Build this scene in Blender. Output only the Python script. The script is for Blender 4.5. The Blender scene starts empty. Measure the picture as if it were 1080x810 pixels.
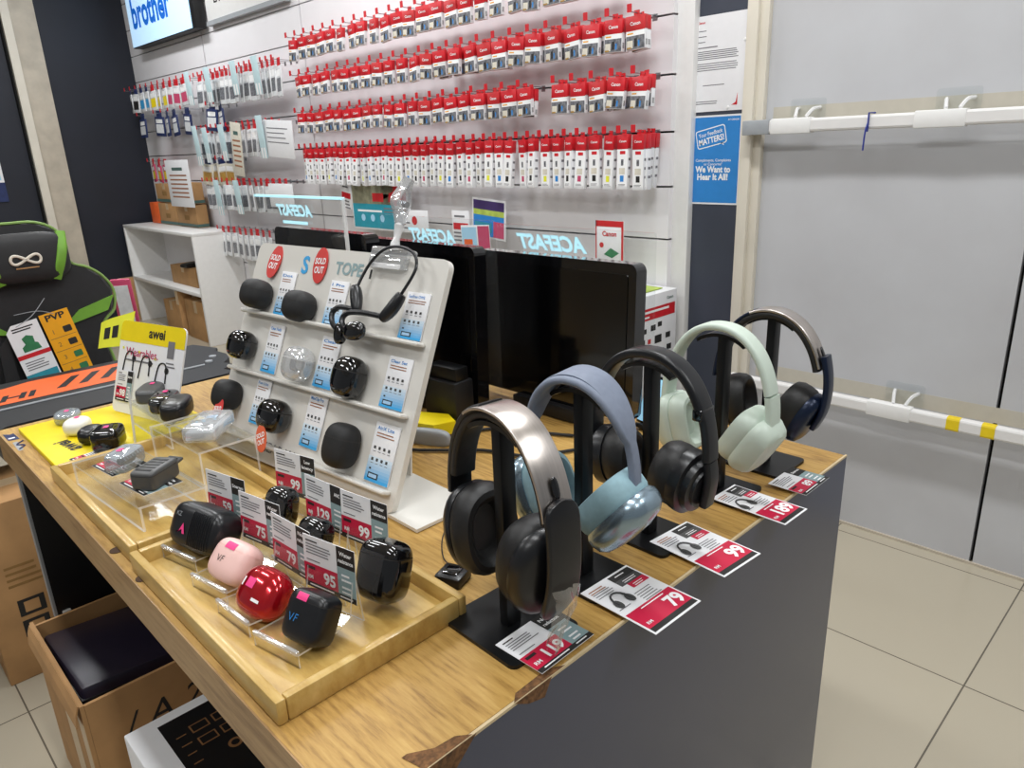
import bpy, bmesh, math, random
from math import sin, cos, pi, radians
from mathutils import Matrix, Vector
random.seed(7)
S = bpy.context.scene
COL = S.collection

# ------------------------------------------------------------------ materials
def lin(h):
    h = h.lstrip('#'); o = []
    for i in (0, 2, 4):
        c = int(h[i:i+2], 16) / 255
        o.append(c / 12.92 if c <= .04045 else ((c + .055) / 1.055) ** 2.4)
    return tuple(o)
MATS = {}
def mat(name, col, rough=.5, metal=0, var=.06, scale=30, coat=0, emit=None, estr=0, spec=.5, bump=0, stretch=None, trans=0):
    if name in MATS: return MATS[name]
    m = bpy.data.materials.new(name); m.use_nodes = True
    nt = m.node_tree; b = nt.nodes['Principled BSDF']
    c = lin(col) if isinstance(col, str) else col
    b.inputs['Roughness'].default_value = rough; b.inputs['Metallic'].default_value = metal
    b.inputs['Coat Weight'].default_value = coat; b.inputs['Coat Roughness'].default_value = .05
    b.inputs['Specular IOR Level'].default_value = spec
    b.inputs['Base Color'].default_value = (*c, 1)
    if trans: b.inputs['Transmission Weight'].default_value = trans
    if emit:
        b.inputs['Emission Color'].default_value = (*lin(emit), 1); b.inputs['Emission Strength'].default_value = estr
    if var:
        tc = nt.nodes.new('ShaderNodeTexCoord'); mp = nt.nodes.new('ShaderNodeMapping')
        if stretch: mp.inputs['Scale'].default_value = stretch
        no = nt.nodes.new('ShaderNodeTexNoise'); no.inputs['Scale'].default_value = scale; no.inputs['Detail'].default_value = 3
        rp = nt.nodes.new('ShaderNodeValToRGB')
        rp.color_ramp.elements[0].position = .3; rp.color_ramp.elements[1].position = .7
        rp.color_ramp.elements[0].color = (*[x * (1 - var) for x in c], 1); rp.color_ramp.elements[1].color = (*[min(1, x * (1 + var)) for x in c], 1)
        nt.links.new(tc.outputs['Object'], mp.inputs[0]); nt.links.new(mp.outputs[0], no.inputs['Vector'])
        nt.links.new(no.outputs['Fac'], rp.inputs[0]); nt.links.new(rp.outputs[0], b.inputs['Base Color'])
        if bump:
            bp = nt.nodes.new('ShaderNodeBump'); bp.inputs['Strength'].default_value = bump; bp.inputs['Distance'].default_value = .002
            nt.links.new(no.outputs['Fac'], bp.inputs['Height']); nt.links.new(bp.outputs[0], b.inputs['Normal'])
    MATS[name] = m; return m

def wood(name, cols, stretch, rough=.4, scale=6, coat=.15):
    m = bpy.data.materials.new(name); m.use_nodes = True; nt = m.node_tree; b = nt.nodes['Principled BSDF']
    tc = nt.nodes.new('ShaderNodeTexCoord'); mp = nt.nodes.new('ShaderNodeMapping'); mp.inputs['Scale'].default_value = stretch
    n1 = nt.nodes.new('ShaderNodeTexNoise'); n1.inputs['Scale'].default_value = scale; n1.inputs['Detail'].default_value = 6; n1.inputs['Roughness'].default_value = .65
    n2 = nt.nodes.new('ShaderNodeTexNoise'); n2.inputs['Scale'].default_value = 2.2; n2.inputs['Detail'].default_value = 2
    mx = nt.nodes.new('ShaderNodeMath'); mx.operation = 'ADD'
    m2 = nt.nodes.new('ShaderNodeMath'); m2.operation = 'MULTIPLY'; m2.inputs[1].default_value = .45
    rp = nt.nodes.new('ShaderNodeValToRGB'); e = rp.color_ramp.elements
    e[0].position = .52; e[0].color = (*lin(cols[0]), 1); e[1].position = .92; e[1].color = (*lin(cols[2]), 1)
    k = e.new(.7); k.color = (*lin(cols[1]), 1)
    L = nt.links.new
    L(tc.outputs['Object'], mp.inputs[0]); L(mp.outputs[0], n1.inputs['Vector']); L(tc.outputs['Object'], n2.inputs['Vector'])
    L(n2.outputs['Fac'], m2.inputs[0]); L(n1.outputs['Fac'], mx.inputs[0]); L(m2.outputs[0], mx.inputs[1]); L(mx.outputs[0], rp.inputs[0]); L(rp.outputs[0], b.inputs['Base Color'])
    b.inputs['Roughness'].default_value = rough; b.inputs['Coat Weight'].default_value = coat
    MATS[name] = m; return m

def clear(name, tint='#F4F8F8', gloss=.10, white=.03, wcol='#FFFFFF'):
    """thin clear plastic: lets light straight through, mirrors a little at grazing angles"""
    m = bpy.data.materials.new(name); m.use_nodes = True; nt = m.node_tree
    for n in list(nt.nodes): nt.nodes.remove(n)
    out = nt.nodes.new('ShaderNodeOutputMaterial'); t = nt.nodes.new('ShaderNodeBsdfTransparent'); t.inputs[0].default_value = (*lin(tint), 1)
    g = nt.nodes.new('ShaderNodeBsdfGlossy'); g.inputs['Roughness'].default_value = .04
    d = nt.nodes.new('ShaderNodeBsdfDiffuse'); d.inputs[0].default_value = (*lin(wcol), 1)
    fr = nt.nodes.new('ShaderNodeLayerWeight'); fr.inputs[0].default_value = .5
    pw = nt.nodes.new('ShaderNodeMath'); pw.operation = 'POWER'; pw.inputs[1].default_value = 4
    ml = nt.nodes.new('ShaderNodeMath'); ml.operation = 'MULTIPLY_ADD'; ml.inputs[1].default_value = .55; ml.inputs[2].default_value = gloss * .4
    a = nt.nodes.new('ShaderNodeMixShader'); c = nt.nodes.new('ShaderNodeMixShader'); c.inputs[0].default_value = white
    L = nt.links.new
    L(fr.outputs['Facing'], pw.inputs[0]); L(pw.outputs[0], ml.inputs[0]); L(ml.outputs[0], a.inputs[0]); L(t.outputs[0], a.inputs[1]); L(g.outputs[0], a.inputs[2])
    L(a.outputs[0], c.inputs[1]); L(d.outputs[0], c.inputs[2]); L(c.outputs[0], out.inputs[0])
    MATS[name] = m; return m

def tile_mat():
    m = bpy.data.materials.new('floor_tile'); m.use_nodes = True; nt = m.node_tree; b = nt.nodes['Principled BSDF']
    tc = nt.nodes.new('ShaderNodeTexCoord'); mp = nt.nodes.new('ShaderNodeMapping'); mp.inputs['Location'].default_value = (-.17, -.355, 0)
    br = nt.nodes.new('ShaderNodeTexBrick'); br.offset = 0; br.inputs['Scale'].default_value = 1; br.inputs['Brick Width'].default_value = .633
    br.inputs['Row Height'].default_value = .628; br.inputs['Mortar Size'].default_value = .0022; br.inputs['Mortar Smooth'].default_value = 0
    br.inputs['Color1'].default_value = (*lin('#B4AB98'), 1); br.inputs['Color2'].default_value = (*lin('#B0A794'), 1); br.inputs['Mortar'].default_value = (*lin('#625C51'), 1)
    nt.links.new(tc.outputs['Object'], mp.inputs[0]); nt.links.new(mp.outputs[0], br.inputs['Vector']); nt.links.new(br.outputs['Color'], b.inputs['Base Color'])
    b.inputs['Roughness'].default_value = .22
    MATS['floor_tile'] = m; return m

def board_mat(name, base, stain):
    """painted board with soft dirty patches"""
    m = bpy.data.materials.new(name); m.use_nodes = True; nt = m.node_tree; b = nt.nodes['Principled BSDF']
    tc = nt.nodes.new('ShaderNodeTexCoord'); n = nt.nodes.new('ShaderNodeTexNoise'); n.inputs['Scale'].default_value = 2.3; n.inputs['Detail'].default_value = 5
    rp = nt.nodes.new('ShaderNodeValToRGB'); e = rp.color_ramp.elements
    e[0].position = .35; e[0].color = (*lin(base), 1); e[1].position = .8; e[1].color = (*lin(stain), 1)
    nt.links.new(tc.outputs['Object'], n.inputs['Vector']); nt.links.new(n.outputs['Fac'], rp.inputs[0]); nt.links.new(rp.outputs[0], b.inputs['Base Color'])
    b.inputs['Roughness'].default_value = .5; MATS[name] = m; return m

mat('white', '#E9E8E6', .45, var=.02); mat('paper', '#ECECEE', .6, var=.015); mat('slat_white', '#ECEAEC', .4, var=.02, scale=4)
mat('black', '#121214', .45, var=.15); mat('gloss_black', '#0C0C0E', .08, var=0, coat=.6); mat('satin_black', '#17181B', .32, var=.1, scale=60)
mat('matte_black', '#161617', .6, var=.2, scale=200); mat('leather', '#1B1A1A', .48, var=.15, scale=120, bump=.15); mat('metal_black', '#101113', .38, metal=.3, var=.1)
mat('crimson', '#C5153F', .5, var=.03); mat('pink', '#EE3F86', .5, var=.03); mat('red', '#C92A2E', .5, var=.08); mat('pack_red', '#CE1F2A', .42, var=.1)
mat('teal_grey', '#8DA5A8', .5, var=.03); mat('ink', '#22201F', .6, var=0); mat('fine_print', '#77767A', .7, var=0); mat('print_white', '#F5F5F5', .6, var=0)
mat('yellow', '#F2D90B', .45, var=.03); mat('tag_yellow', '#E9EA3C', .5, var=.03); mat('orange', '#E8652A', .6, var=.06); mat('tag_orange', '#F2A90E', .5, var=.04)
mat('sky_blue', '#3AA3DE', .5, var=.02); mat('pale_blue', '#A9D6F0', .5, var=.02); mat('mid_blue', '#2E86D0', .5, var=.03); mat('teal', '#2C93A6', .55, var=.06)
mat('navy', '#1A1E2A', .55, var=.12, scale=3); mat('navy_strip', '#3A3F4C', .55, var=.08, scale=5)
mat('cream', '#DCD5C6', .5, var=.05, scale=5); mat('column_cream', '#BDB3A2', .5, var=.12, scale=9); mat('dark_gap', '#0D0C0C', .9, var=0)
mat('slate', '#3B4054', .28, var=.05, scale=3, coat=.15); mat('chipboard', '#6B4A2C', .9, var=.5, scale=160, bump=.6); mat('edge_strip', '#CDB892', .6, var=.05)
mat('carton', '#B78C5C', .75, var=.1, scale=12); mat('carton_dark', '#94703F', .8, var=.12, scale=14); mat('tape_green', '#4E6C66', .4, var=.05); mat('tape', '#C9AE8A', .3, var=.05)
mat('steel', '#C8C0BA', .3, metal=1, var=.1, scale=3, stretch=(90, 1, 1)); mat('chrome', '#C9CCD0', .15, metal=1, var=0); mat('wire', '#9A9CA0', .3, metal=.9, var=0)
mat('blue_grey', '#7D8698', .55, var=.06, scale=90); mat('pale_cushion', '#8FB0BA', .7, var=.08, scale=80, bump=.1); mat('blue_alu', '#9FB4C2', .25, metal=.85, var=.03)
mat('mint', '#C6D3C6', .4, var=.02); mat('mint_dark', '#7F9482', .6, var=.05); mat('deep_blue', '#16223A', .3, var=.1, metal=.4)
mat('case_pink', '#F0C6BE', .4, var=.02); mat('case_red', '#B8121F', .15, metal=.55, var=.05, coat=.6); mat('case_grey', '#4A4A4A', .4, var=.08); mat('ivory', '#F1EEE2', .4, var=.02)
mat('rubber', '#202022', .75, var=.1); mat('chair_black', '#1D1D1F', .5, var=.15, scale=40, bump=.1); mat('chair_green', '#6FA332', .5, var=.08); mat('piping_green', '#7FA052', .5, var=.05)
mat('mag_pink', '#C4476B', .5, var=.05); mat('violet', '#47346B', .5, var=.1); mat('leaf_green', '#2F7A4D', .6, var=.15); mat('lime', '#B4C95A', .6, var=.2)
mat('screen_black', '#050506', .12, var=0, coat=.3); mat('purple_black', '#221D2C', .35, var=.12); mat('board_white', '#DDDAD3', .3, var=.01, coat=.2)
mat('old_paint', '#C0BAAC', .5, var=.03); mat('khaki', '#8C8A72', .6, var=.2); mat('dowel', '#4A3220', .7, var=.2); mat('bronze', '#B98A5E', .4, metal=.6, var=.05); mat('tape_yellow', '#E6C91C', .5, var=.05)
mat('lit_sign', '#BFE2FF', .4, var=0, emit='#BFE2FF', estr=.85); mat('lit_letters', '#1467C8', .4, var=0, emit='#1467C8', estr=.5)
mat('edge_lit', '#BFF0FF', .4, var=0, emit='#A9E6F7', estr=.9); mat('lit_screen', '#9CD4F5', .3, var=0, emit='#9CD4F5', estr=.9)
mat('pipe_white', '#E3E1DF', .35, var=.05, scale=6); mat('strap_blue', '#26348A', .5, var=0); mat('grey_plastic', '#9EA2A6', .4, var=.05); mat('bag_clear', '#E2E4E6', .25, var=.08, scale=40)
mat('cream_pack', '#D9D3C4', .4, var=.08, scale=40); mat('indigo_pack', '#22305E', .4, var=.2, scale=30); mat('photo_grey', '#6F7075', .4, var=.6, scale=70); mat('ochre_pack', '#B58B3E', .4, var=.2, scale=40)
mat('pale_tag', '#C6DFE4', .4, var=.05); mat('tag_brown', '#A06A4A', .6, var=0); mat('desk_black', '#131419', .55, var=.12, scale=60); mat('sticker_red', '#CF3A35', .5, var=.03); mat('sticker_orange', '#D8603A', .5, var=.04)
wood('laminate', ('#8F6A32', '#B28B48', '#C39E5A'), (22, 2.2, 6), .48, 7, 0)
wood('edge_wood', ('#957148', '#B49063', '#C3A072'), (4, 1.2, 14), .45, 6)
wood('bamboo', ('#AC8643', '#C2A05A', '#D2B472'), (7, 1.5, 4), .35, 5)
clear('acrylic', '#FDFEFE', .08, .012); clear('acrylic_edge', '#FFFFFF', .5, .5); clear('plastic_film', '#F6F4F2', .35, .12); clear('smoke_clear', '#E4E7EA', .5, .25, '#C9D2D8'); clear('crystal', '#F6F8FA', .9, .2)
clear('bag_film', '#ECEEF2', .25, .2, '#DDE0E8')
tile_mat(); board_mat('hoarding', '#C3C4C7', '#B5B4B6')

# ------------------------------------------------------------------ mesh tools
def sgnpow(x, e): return math.copysign(abs(x) ** e, x)
_bc = {}
def p_box(sx, sy, sz, bev=0, seg=2):
    key = (round(sx, 5), round(sy, 5), round(sz, 5), round(bev, 5), seg)
    if key in _bc: return _bc[key]
    bm = bmesh.new(); bmesh.ops.create_cube(bm, size=1, matrix=Matrix.Diagonal((sx, sy, sz, 1)))
    if bev: bmesh.ops.bevel(bm, geom=bm.edges[:], offset=min(bev, .49 * min(sx, sy, sz)), segments=seg, affect='EDGES', profile=.5)
    bm.verts.index_update(); r = ([v.co.copy() for v in bm.verts], [[v.index for v in f.verts] for f in bm.faces]); bm.free()
    _bc[key] = r; return r
def p_loft(rings, cap=True, closed=False):
    n = len(rings[0]); V = [Vector(p) for r in rings for p in r]; F = []
    R = len(rings)
    for i in range(R if closed else R - 1):
        j = (i + 1) % R
        for k in range(n):
            l = (k + 1) % n; F.append([i * n + k, i * n + l, j * n + l, j * n + k])
    if cap and not closed: F.append(list(range(n))[::-1]); F.append([(R - 1) * n + k for k in range(n)])
    return V, F
def p_cyl(r, h, n=20, r2=None):
    r2 = r if r2 is None else r2
    return p_loft([[(r * cos(2 * pi * k / n), r * sin(2 * pi * k / n), 0) for k in range(n)], [(r2 * cos(2 * pi * k / n), r2 * sin(2 * pi * k / n), h) for k in range(n)]])
def p_lathe(prof, n=24, ax=1, ay=1, e=1):
    return p_loft([[(r * ax * sgnpow(cos(2 * pi * k / n), e), r * ay * sgnpow(sin(2 * pi * k / n), e), z) for k in range(n)] for r, z in prof])
def p_sweep(path, section, side=None, closed=False, scales=None):
    """section: 2-D polygon (a along side vector, b along the other normal)"""
    P = [Vector(p) for p in path]; rings = []; N = len(P); prev = None
    for i, p in enumerate(P):
        if closed: t = P[(i + 1) % N] - P[i - 1]
        else: t = P[min(i + 1, N - 1)] - P[max(i - 1, 0)]
        t.normalize()
        if side is not None: s = Vector(side); s = (s - t * s.dot(t)).normalized()
        elif prev is None:
            s = t.cross(Vector((0, 0, 1)));  s = s if s.length > .05 else t.cross(Vector((0, 1, 0))); s.normalize()
        else: s = (prev - t * prev.dot(t)).normalized()
        prev = s; b = t.cross(s); k = scales[i] if scales else (1, 1)
        rings.append([p + s * (a * k[0]) + b * (c * k[1]) for a, c in section])
    return p_loft(rings, closed=closed)
def circ(r, n=8): return [(r * cos(2 * pi * k / n), r * sin(2 * pi * k / n)) for k in range(n)]
def p_tube(path, r, n=8, closed=False, scales=None): return p_sweep(path, circ(r, n), closed=closed, scales=scales)
def smooth_path(pts, k=6, closed=False):
    P = [Vector(p) for p in pts]; out = []; N = len(P)
    for i in range(N if closed else N - 1):
        g = (lambda j: P[j % N]) if closed else (lambda j: P[max(0, min(N - 1, j))])
        a, b, c, d = g(i - 1), g(i), g(i + 1), g(i + 2)
        for s in range(k):
            t = s / k; out.append(.5 * ((2 * b) + (c - a) * t + (2 * a - 5 * b + 4 * c - d) * t * t + (3 * b - a - 3 * c + d) * t ** 3))
    if not closed: out.append(P[-1])
    return out
def rr(w, h, r, seg=5, cx=0, cy=0):
    out = []
    for (x, y, a0) in ((w/2-r, h/2-r, 0), (-w/2+r, h/2-r, 90), (-w/2+r, -h/2+r, 180), (w/2-r, -h/2+r, 270)):
        for k in range(seg + 1):
            a = radians(a0 + 90 * k / seg); out.append((cx + x + r * cos(a), cy + y + r * sin(a)))
    return out
def p_prism(poly, z0, z1): return p_loft([[(x, y, z0) for x, y in poly], [(x, y, z1) for x, y in poly]])
def p_poly(poly, z=0): return [Vector((x, y, z)) for x, y in poly], [list(range(len(poly)))]
def p_superq(sx, sy, sz, e1=.5, e2=.5, v0=-90, v1=90, nu=28, nv=14):
    """pole axis = y"""
    rings = []
    for i in range(nv + 1):
        v = radians(v0 + (v1 - v0) * i / nv); v = max(-pi/2 + .012, min(pi/2 - .012, v))
        cv, sv = sgnpow(cos(v), e1), sgnpow(sin(v), e1)
        rings.append([(sx * cv * sgnpow(cos(2*pi*k/nu), e2), sy * sv, -sz * cv * sgnpow(sin(2*pi*k/nu), e2)) for k in range(nu)])
    return p_loft(rings)
_tc = {}
def p_text(s, size, bold=0, shear=0, sx=1):
    key = (s, bold, shear)
    if key not in _tc:
        c = bpy.data.curves.new('lettering', 'FONT'); c.body = s; c.size = 1; c.offset = bold; c.shear = shear; c.resolution_u = 3
        c.align_x = 'LEFT'; c.fill_mode = 'FRONT'
        o = bpy.data.objects.new('lettering', c); me = o.to_mesh()
        V = [v.co.copy() for v in me.vertices]; F = [list(p.vertices) for p in me.polygons]
        o.to_mesh_clear(); bpy.data.objects.remove(o); bpy.data.curves.remove(c)
        xs = [v.x for v in V] or [0]; _tc[key] = (V, F, min(xs), max(xs))
    V, F, x0, x1 = _tc[key]
    return [Vector(((v.x - (x0 + x1) / 2) * size * sx, v.y * size, 0)) for v in V], F, (x1 - x0) * size * sx

T3 = Matrix.Translation
def RX(a): return Matrix.Rotation(a, 4, 'X')
def RY(a): return Matrix.Rotation(a, 4, 'Y')
def RZ(a): return Matrix.Rotation(a, 4, 'Z')
def axes(o, x, y, z):
    m = Matrix.Identity(4)
    for i, c in enumerate((x, y, z, o)):
        for j in range(3): m[j][i] = c[j]
    return m
def facing(loc, ang=0, lean=0):
    """local x = to the viewer's right, y = up the face, z = out of the face; ang 0 looks along -X, ang 90deg along -Y"""
    r = Vector((sin(ang), -cos(ang), 0)); bk = Vector((cos(ang), sin(ang), 0))
    up = bk * sin(lean) + Vector((0, 0, 1)) * cos(lean)
    return axes(loc, r, up, r.cross(up))

class MB:
    def __init__(s): s.v = []; s.f = []; s.mi = []; s.sm = []; s.mats = []
    def add(s, vf, m, M=None, smooth=False):
        V, F = vf[0], vf[1]; b = len(s.v)
        if m not in s.mats: s.mats.append(m)
        k = s.mats.index(m)
        s.v += [(M @ Vector(p)) if M else Vector(p) for p in V]
        for f in F: s.f.append([i + b for i in f]); s.mi.append(k); s.sm.append(smooth)
        return s
    def box(s, x0, x1, y0, y1, z0, z1, m, bev=0, M=None, seg=2):
        C = T3(((x0+x1)/2, (y0+y1)/2, (z0+z1)/2))
        return s.add(p_box(abs(x1-x0), abs(y1-y0), abs(z1-z0), bev, seg), m, (M @ C) if M else C, bool(bev) and seg > 1)
    # flat print on a face: local x,y in the face, z = a hair above
    def rect(s, x0, y0, x1, y1, m, z=.0004, M=None): return s.add(([Vector((x0, y0, z)), Vector((x1, y0, z)), Vector((x1, y1, z)), Vector((x0, y1, z))], [[0, 1, 2, 3]]), m, M)
    def txt(s, t, x, y, size, m, z=.0006, M=None, bold=0, align='l', shear=0, sx=1, mirror=False, fit=None):
        V, F, w = p_text(t, size, bold, shear, sx)
        if fit and w > 0: k = fit / w; V = [Vector((v.x * k, v.y, 0)) for v in V]; w = fit
        dx = {'l': w / 2, 'c': 0, 'r': -w / 2}[align]
        L = T3((x + dx, y, z)) @ (Matrix.Diagonal((-1, 1, 1, 1)) if mirror else Matrix.Identity(4))
        return s.add((V, F), m, (M @ L) if M else L)
    def lines(s, x0, x1, y, n, step, h, m='fine_print', z=.0005, M=None, ragged=.25):
        for i in range(n):
            s.rect(x0, y - i * step - h, x0 + (x1 - x0) * (1 - ragged * random.random()), y - i * step, m, z, M)
        return s
    def build(s, name, parent=None, M=None):
        me = bpy.data.meshes.new(name); me.from_pydata(s.v, [], s.f)
        for m in s.mats: me.materials.append(MATS[m])
        me.polygons.foreach_set('material_index', s.mi); me.polygons.foreach_set('use_smooth', s.sm); me.update()
        bm = bmesh.new(); bm.from_mesh(me); 
        if any(s.sm): me.set_sharp_from_angle(angle=radians(42)) if hasattr(me, 'set_sharp_from_angle') else None
        bm.free()
        o = bpy.data.objects.new(name, me); COL.objects.link(o)
        if parent: o.parent = parent
        if M is not None: 
            o.matrix_basis = M
        return o
def tag(o, label, cat, group=None):
    o['label'] = label; o['category'] = cat
    if group: o['group'] = group
    return o
def thing(name, label, cat, M=None, group=None):
    o = bpy.data.objects.new(name, None); o.empty_display_size = .05; COL.objects.link(o)
    if M is not None: o.matrix_basis = M if isinstance(M, Matrix) else T3(M)
    return tag(o, label, cat, group)
def struct(mb, name, M=None):
    o = mb.build(name, None, M); o['kind'] = 'structure'; return o
def dup(root, M, label=None, group=None):
    r = root.copy(); COL.objects.link(r); r.matrix_basis = M
    if label: r['label'] = label
    if group: r['group'] = group
    for ch in root.children:
        c = ch.copy(); COL.objects.link(c); c.parent = r
        for g in ch.children:
            d = g.copy(); COL.objects.link(d); d.parent = c
    return r
ORD = ('first second third fourth fifth sixth seventh eighth ninth tenth eleventh twelfth thirteenth fourteenth fifteenth sixteenth seventeenth eighteenth nineteenth').split()
def ordn(i):
    if i < 20: return ORD[i - 1]
    t = {2: 'twent', 3: 'thirt', 4: 'fort', 5: 'fift'}[i // 10]
    return t + 'ieth' if i % 10 == 0 else t + 'y-' + ORD[i % 10 - 1]

# ------------------------------------------------------------------ camera
F_PX, PIT, ROLL, YAW = 771.854, .3147112, -.0389863, .8046762
fw = Vector((cos(YAW)*cos(PIT), sin(YAW)*cos(PIT), -sin(PIT))); rg = Vector((sin(YAW), -cos(YAW), 0)); up = rg.cross(fw)
r2 = rg*cos(ROLL) + up*sin(ROLL); u2 = up*cos(ROLL) - rg*sin(ROLL)
cd = bpy.data.cameras.new('camera'); cam = bpy.data.objects.new('camera', cd); COL.objects.link(cam); S.camera = cam
cd.sensor_width = 36; cd.lens = F_PX / 1080 * 36; cd.clip_start = .02
cam.matrix_world = axes((0, 0, 1.5), r2, u2, -fw)

# ------------------------------------------------------------------ room
XW, YL = 2.77, 7.75
struct(MB().box(-4, 3.2, -3.5, 8.2, -.1, 0, 'floor_tile'), 'floor')
struct(MB().box(-4, 3.2, -3.5, 8.2, 3.3, 3.4, 'white'), 'ceiling')
b = MB().box(XW + .03, XW + .2, -3.5, YL + .2, 0, 3.3, 'dark_gap')
b.box(XW, XW + .03, 1.50, 1.80, 0, 3.3, 'navy_strip')
for i, (y0, y1) in enumerate(((1.81, 4.63), (4.645, 6.15), (6.165, 7.75))):
    zs = [.2 + .22 * k + .005 for k in range(15)]
    zs = [z - .005 + .0 for z in [.215 + .22 * k for k in range(15)]]
    for z in zs:
        b.box(2.705, XW + .03, y0, y1, z + .004, z + .216, 'slat_white')
    b.box(2.715, XW + .03, y0, y1, 0, .215, 'slat_white')
struct(b, 'wall_back')
b = MB().box(XW, XW + .03, .531, 1.45, 0, 3.3, 'hoarding').box(XW, XW + .03, -3.5, .519, 0, 3.3, 'hoarding')
b.box(XW - .0006, XW, -3.5, 1.40, 1.545, 1.60, 'old_paint').box(XW - .0006, XW, -3.5, 1.40, .545, .60, 'old_paint')
struct(b, 'wall_right')
struct(MB().box(-4, 3.0, YL, YL + .1, 0, 3.3, 'navy'), 'wall_left')
b = MB().box(1.76, 1.97, YL - .06, YL, 0, 3.3, 'column_cream').box(1.71, 1.775, YL - .09, YL, 0, 3.3, 'cream').box(1.695, 1.71, YL - .05, YL, 0, 3.3, 'dark_gap')
struct(b, 'trim_1')
b = MB().box(2.725, XW + .01, 1.462, 1.507, 0, 3.3, 'cream', .003).box(2.745, XW + .01, 1.429, 1.470, 0, 3.3, 'cream', .003)
struct(b, 'trim_2')
struct(MB().box(2.735, XW + .01, 1.735, 1.815, 0, 3.3, 'white', .003), 'trim_3')
struct(MB().box(XW - .008, XW, -3.5, 1.442, 0, .010, 'column_cream'), 'baseboard_right')

# pipes on the hoarding
def rail(name, label, y0, y1, zA, slope, stripes, cap):
    M = T3((2.70, 0, 0))
    t = thing(name, label, 'rail', (2.70, y1, zA))
    f = lambda y: zA + slope * (y1 - y)
    pth = [(0, y - y1, f(y) - zA) for y in (y1, .9, .3, y0)]
    MB().add(p_sweep(pth, rr(.034, .046, .008, 2)[::-1], side=(1, 0, 0)), 'pipe_white').build('pipe', t)
    for yc in cap:
        MB().box(-.019, .019, yc - y1 - .075, yc - y1 + .075, f(yc) - zA - .027, f(yc) - zA + .027, 'white', .004).build('sleeve', t)
    if stripes:
        for yc in stripes:
            MB().add(p_sweep([(0, yc - y1 + d, f(yc) - zA) for d in (-.02, .02)], rr(.036, .048, .008, 2)[::-1], side=(1, 0, 0)), 'tape_yellow').build('yellow_tape', t)
    for yc in [c for c in cap]:
        m = MB().add(p_prism(rr(.13, .085, .01), 0, .003), 'acrylic', axes((.066, yc - y1 - .025, f(yc) - zA + .05), (0, -1, 0), (0, 0, 1), (-1, 0, 0)))
        m.build('clear_bracket_plate', t)
        for s in (-1, 1):
            MB().add(p_tube(smooth_path([(.066, yc - y1 - .03 + s * .04, f(yc) - zA + .06), (.03, yc - y1 - .03 + s * .03, f(yc) - zA + .055), (0, yc - y1 - .03 + s * .02, f(yc) - zA + .03)]), .006, 6), 'acrylic_edge', smooth=True).build('hook', t)
    return t
t = rail('wall_rail', 'upper white square rail on clear hooks with a blue tie across the grey hoarding', -.6, 1.47, 1.53, .002, None, (1.29, .80))
MB().box(-.022, .022, -.10, .006, -.026, .026, 'grey_plastic', .003).build('end_cap', t)
b = MB().add(p_tube([(-.021, -.455, -.03), (-.021, -.455, .03), (.02, -.46, .03)], .003, 6), 'strap_blue').add(p_tube(smooth_path([(-.021, -.455, .0), (-.03, -.452, -.03), (-.03, -.45, -.09)]), .003, 6), 'strap_blue')
b.build('blue_tie', t)
t = rail('wall_rail', 'lower white square rail with two yellow tape stripes across the grey hoarding', -.6, 1.47, .536, .002, (.63, .525), (.84,))

# paper letter and blue poster on the dark strip
M = facing((XW - .001, 1.757, 1.60), 0, 0)
t = thing('letter_sheet', 'white printed letter taped up above the blue poster', 'letter', M)
b = MB().add(p_prism([(0, 0), (.235, 0), (.228, .352), (.0, .352)], -.0002, .0012), 'paper')
b.txt('Canon', .018, .325, .012, 'pack_red', .0016, bold=.03)
b.lines(.02, .06, .30, 3, .02, .003, z=.0016); b.lines(.02, .11, .24, 1, .02, .004, z=.0016); b.lines(.02, .2, .225, 5, .007, .003, z=.0016, ragged=.1); b.lines(.02, .2, .18, 4, .008, .003, z=.0016, ragged=.1)
b.lines(.05, .17, .1, 1, .02, .003, z=.0016); b.lines(.02, .12, .04, 2, .008, .003, z=.0016)
b.add(p_poly([(.18, .02), (.205, .02), (.205, .065), (.198, .03)], .0016), 'pack_red')
b.build('sheet', t)
for x, y in ((.225, .25), (.165, .012)): MB().add(p_lathe([(.006, 0), (.006, .003), (.001, .004)], 10), 'print_white', T3((x, y, .001))).build('pin', t)
M = facing((XW - .001, 1.764, 1.238), 0, 0)
t = thing('wall_poster', 'blue feedback poster with a white border on the dark wall strip', 'poster', M)
b = MB().add(p_prism([(0, 0), (.238, 0), (.238, .348), (0, .348)], -.0002, .0012), 'paper').rect(.006, .007, .232, .341, 'mid_blue', .0016)
Mb = T3((.105, .265, 0)) @ RZ(radians(12))
b.add(p_poly(rr(.135, .072, .01), .002), 'print_white', Mb).add(p_poly(rr(.127, .064, .008), .0024), 'mid_blue', Mb)
b.txt('Your Feedback', 0, .008, .022, 'print_white', .0028, Mb, .01, 'c', fit=.11).txt('MATTERS!', 0, -.022, .032, 'print_white', .0028, Mb, .03, 'c', fit=.115)
b.add(p_poly([(.14, .245), (.165, .232), (.155, .252)], .002), 'print_white')
b.txt('Compliments, Complaints', .118, .17, .015, 'print_white', .002, None, .01, 'c', fit=.16).txt('or Concerns?', .118, .155, .015, 'print_white', .002, None, .01, 'c')
b.txt('We Want to', .118, .128, .034, 'print_white', .002, None, .04, 'c', fit=.16).txt('Hear It All!', .118, .098, .034, 'print_white', .002, None, .04, 'c', fit=.14)
b.txt('AT CANON', .225, .325, .009, 'print_white', .002, None, .02, 'r')
b.build('printed_sheet', t)

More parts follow.
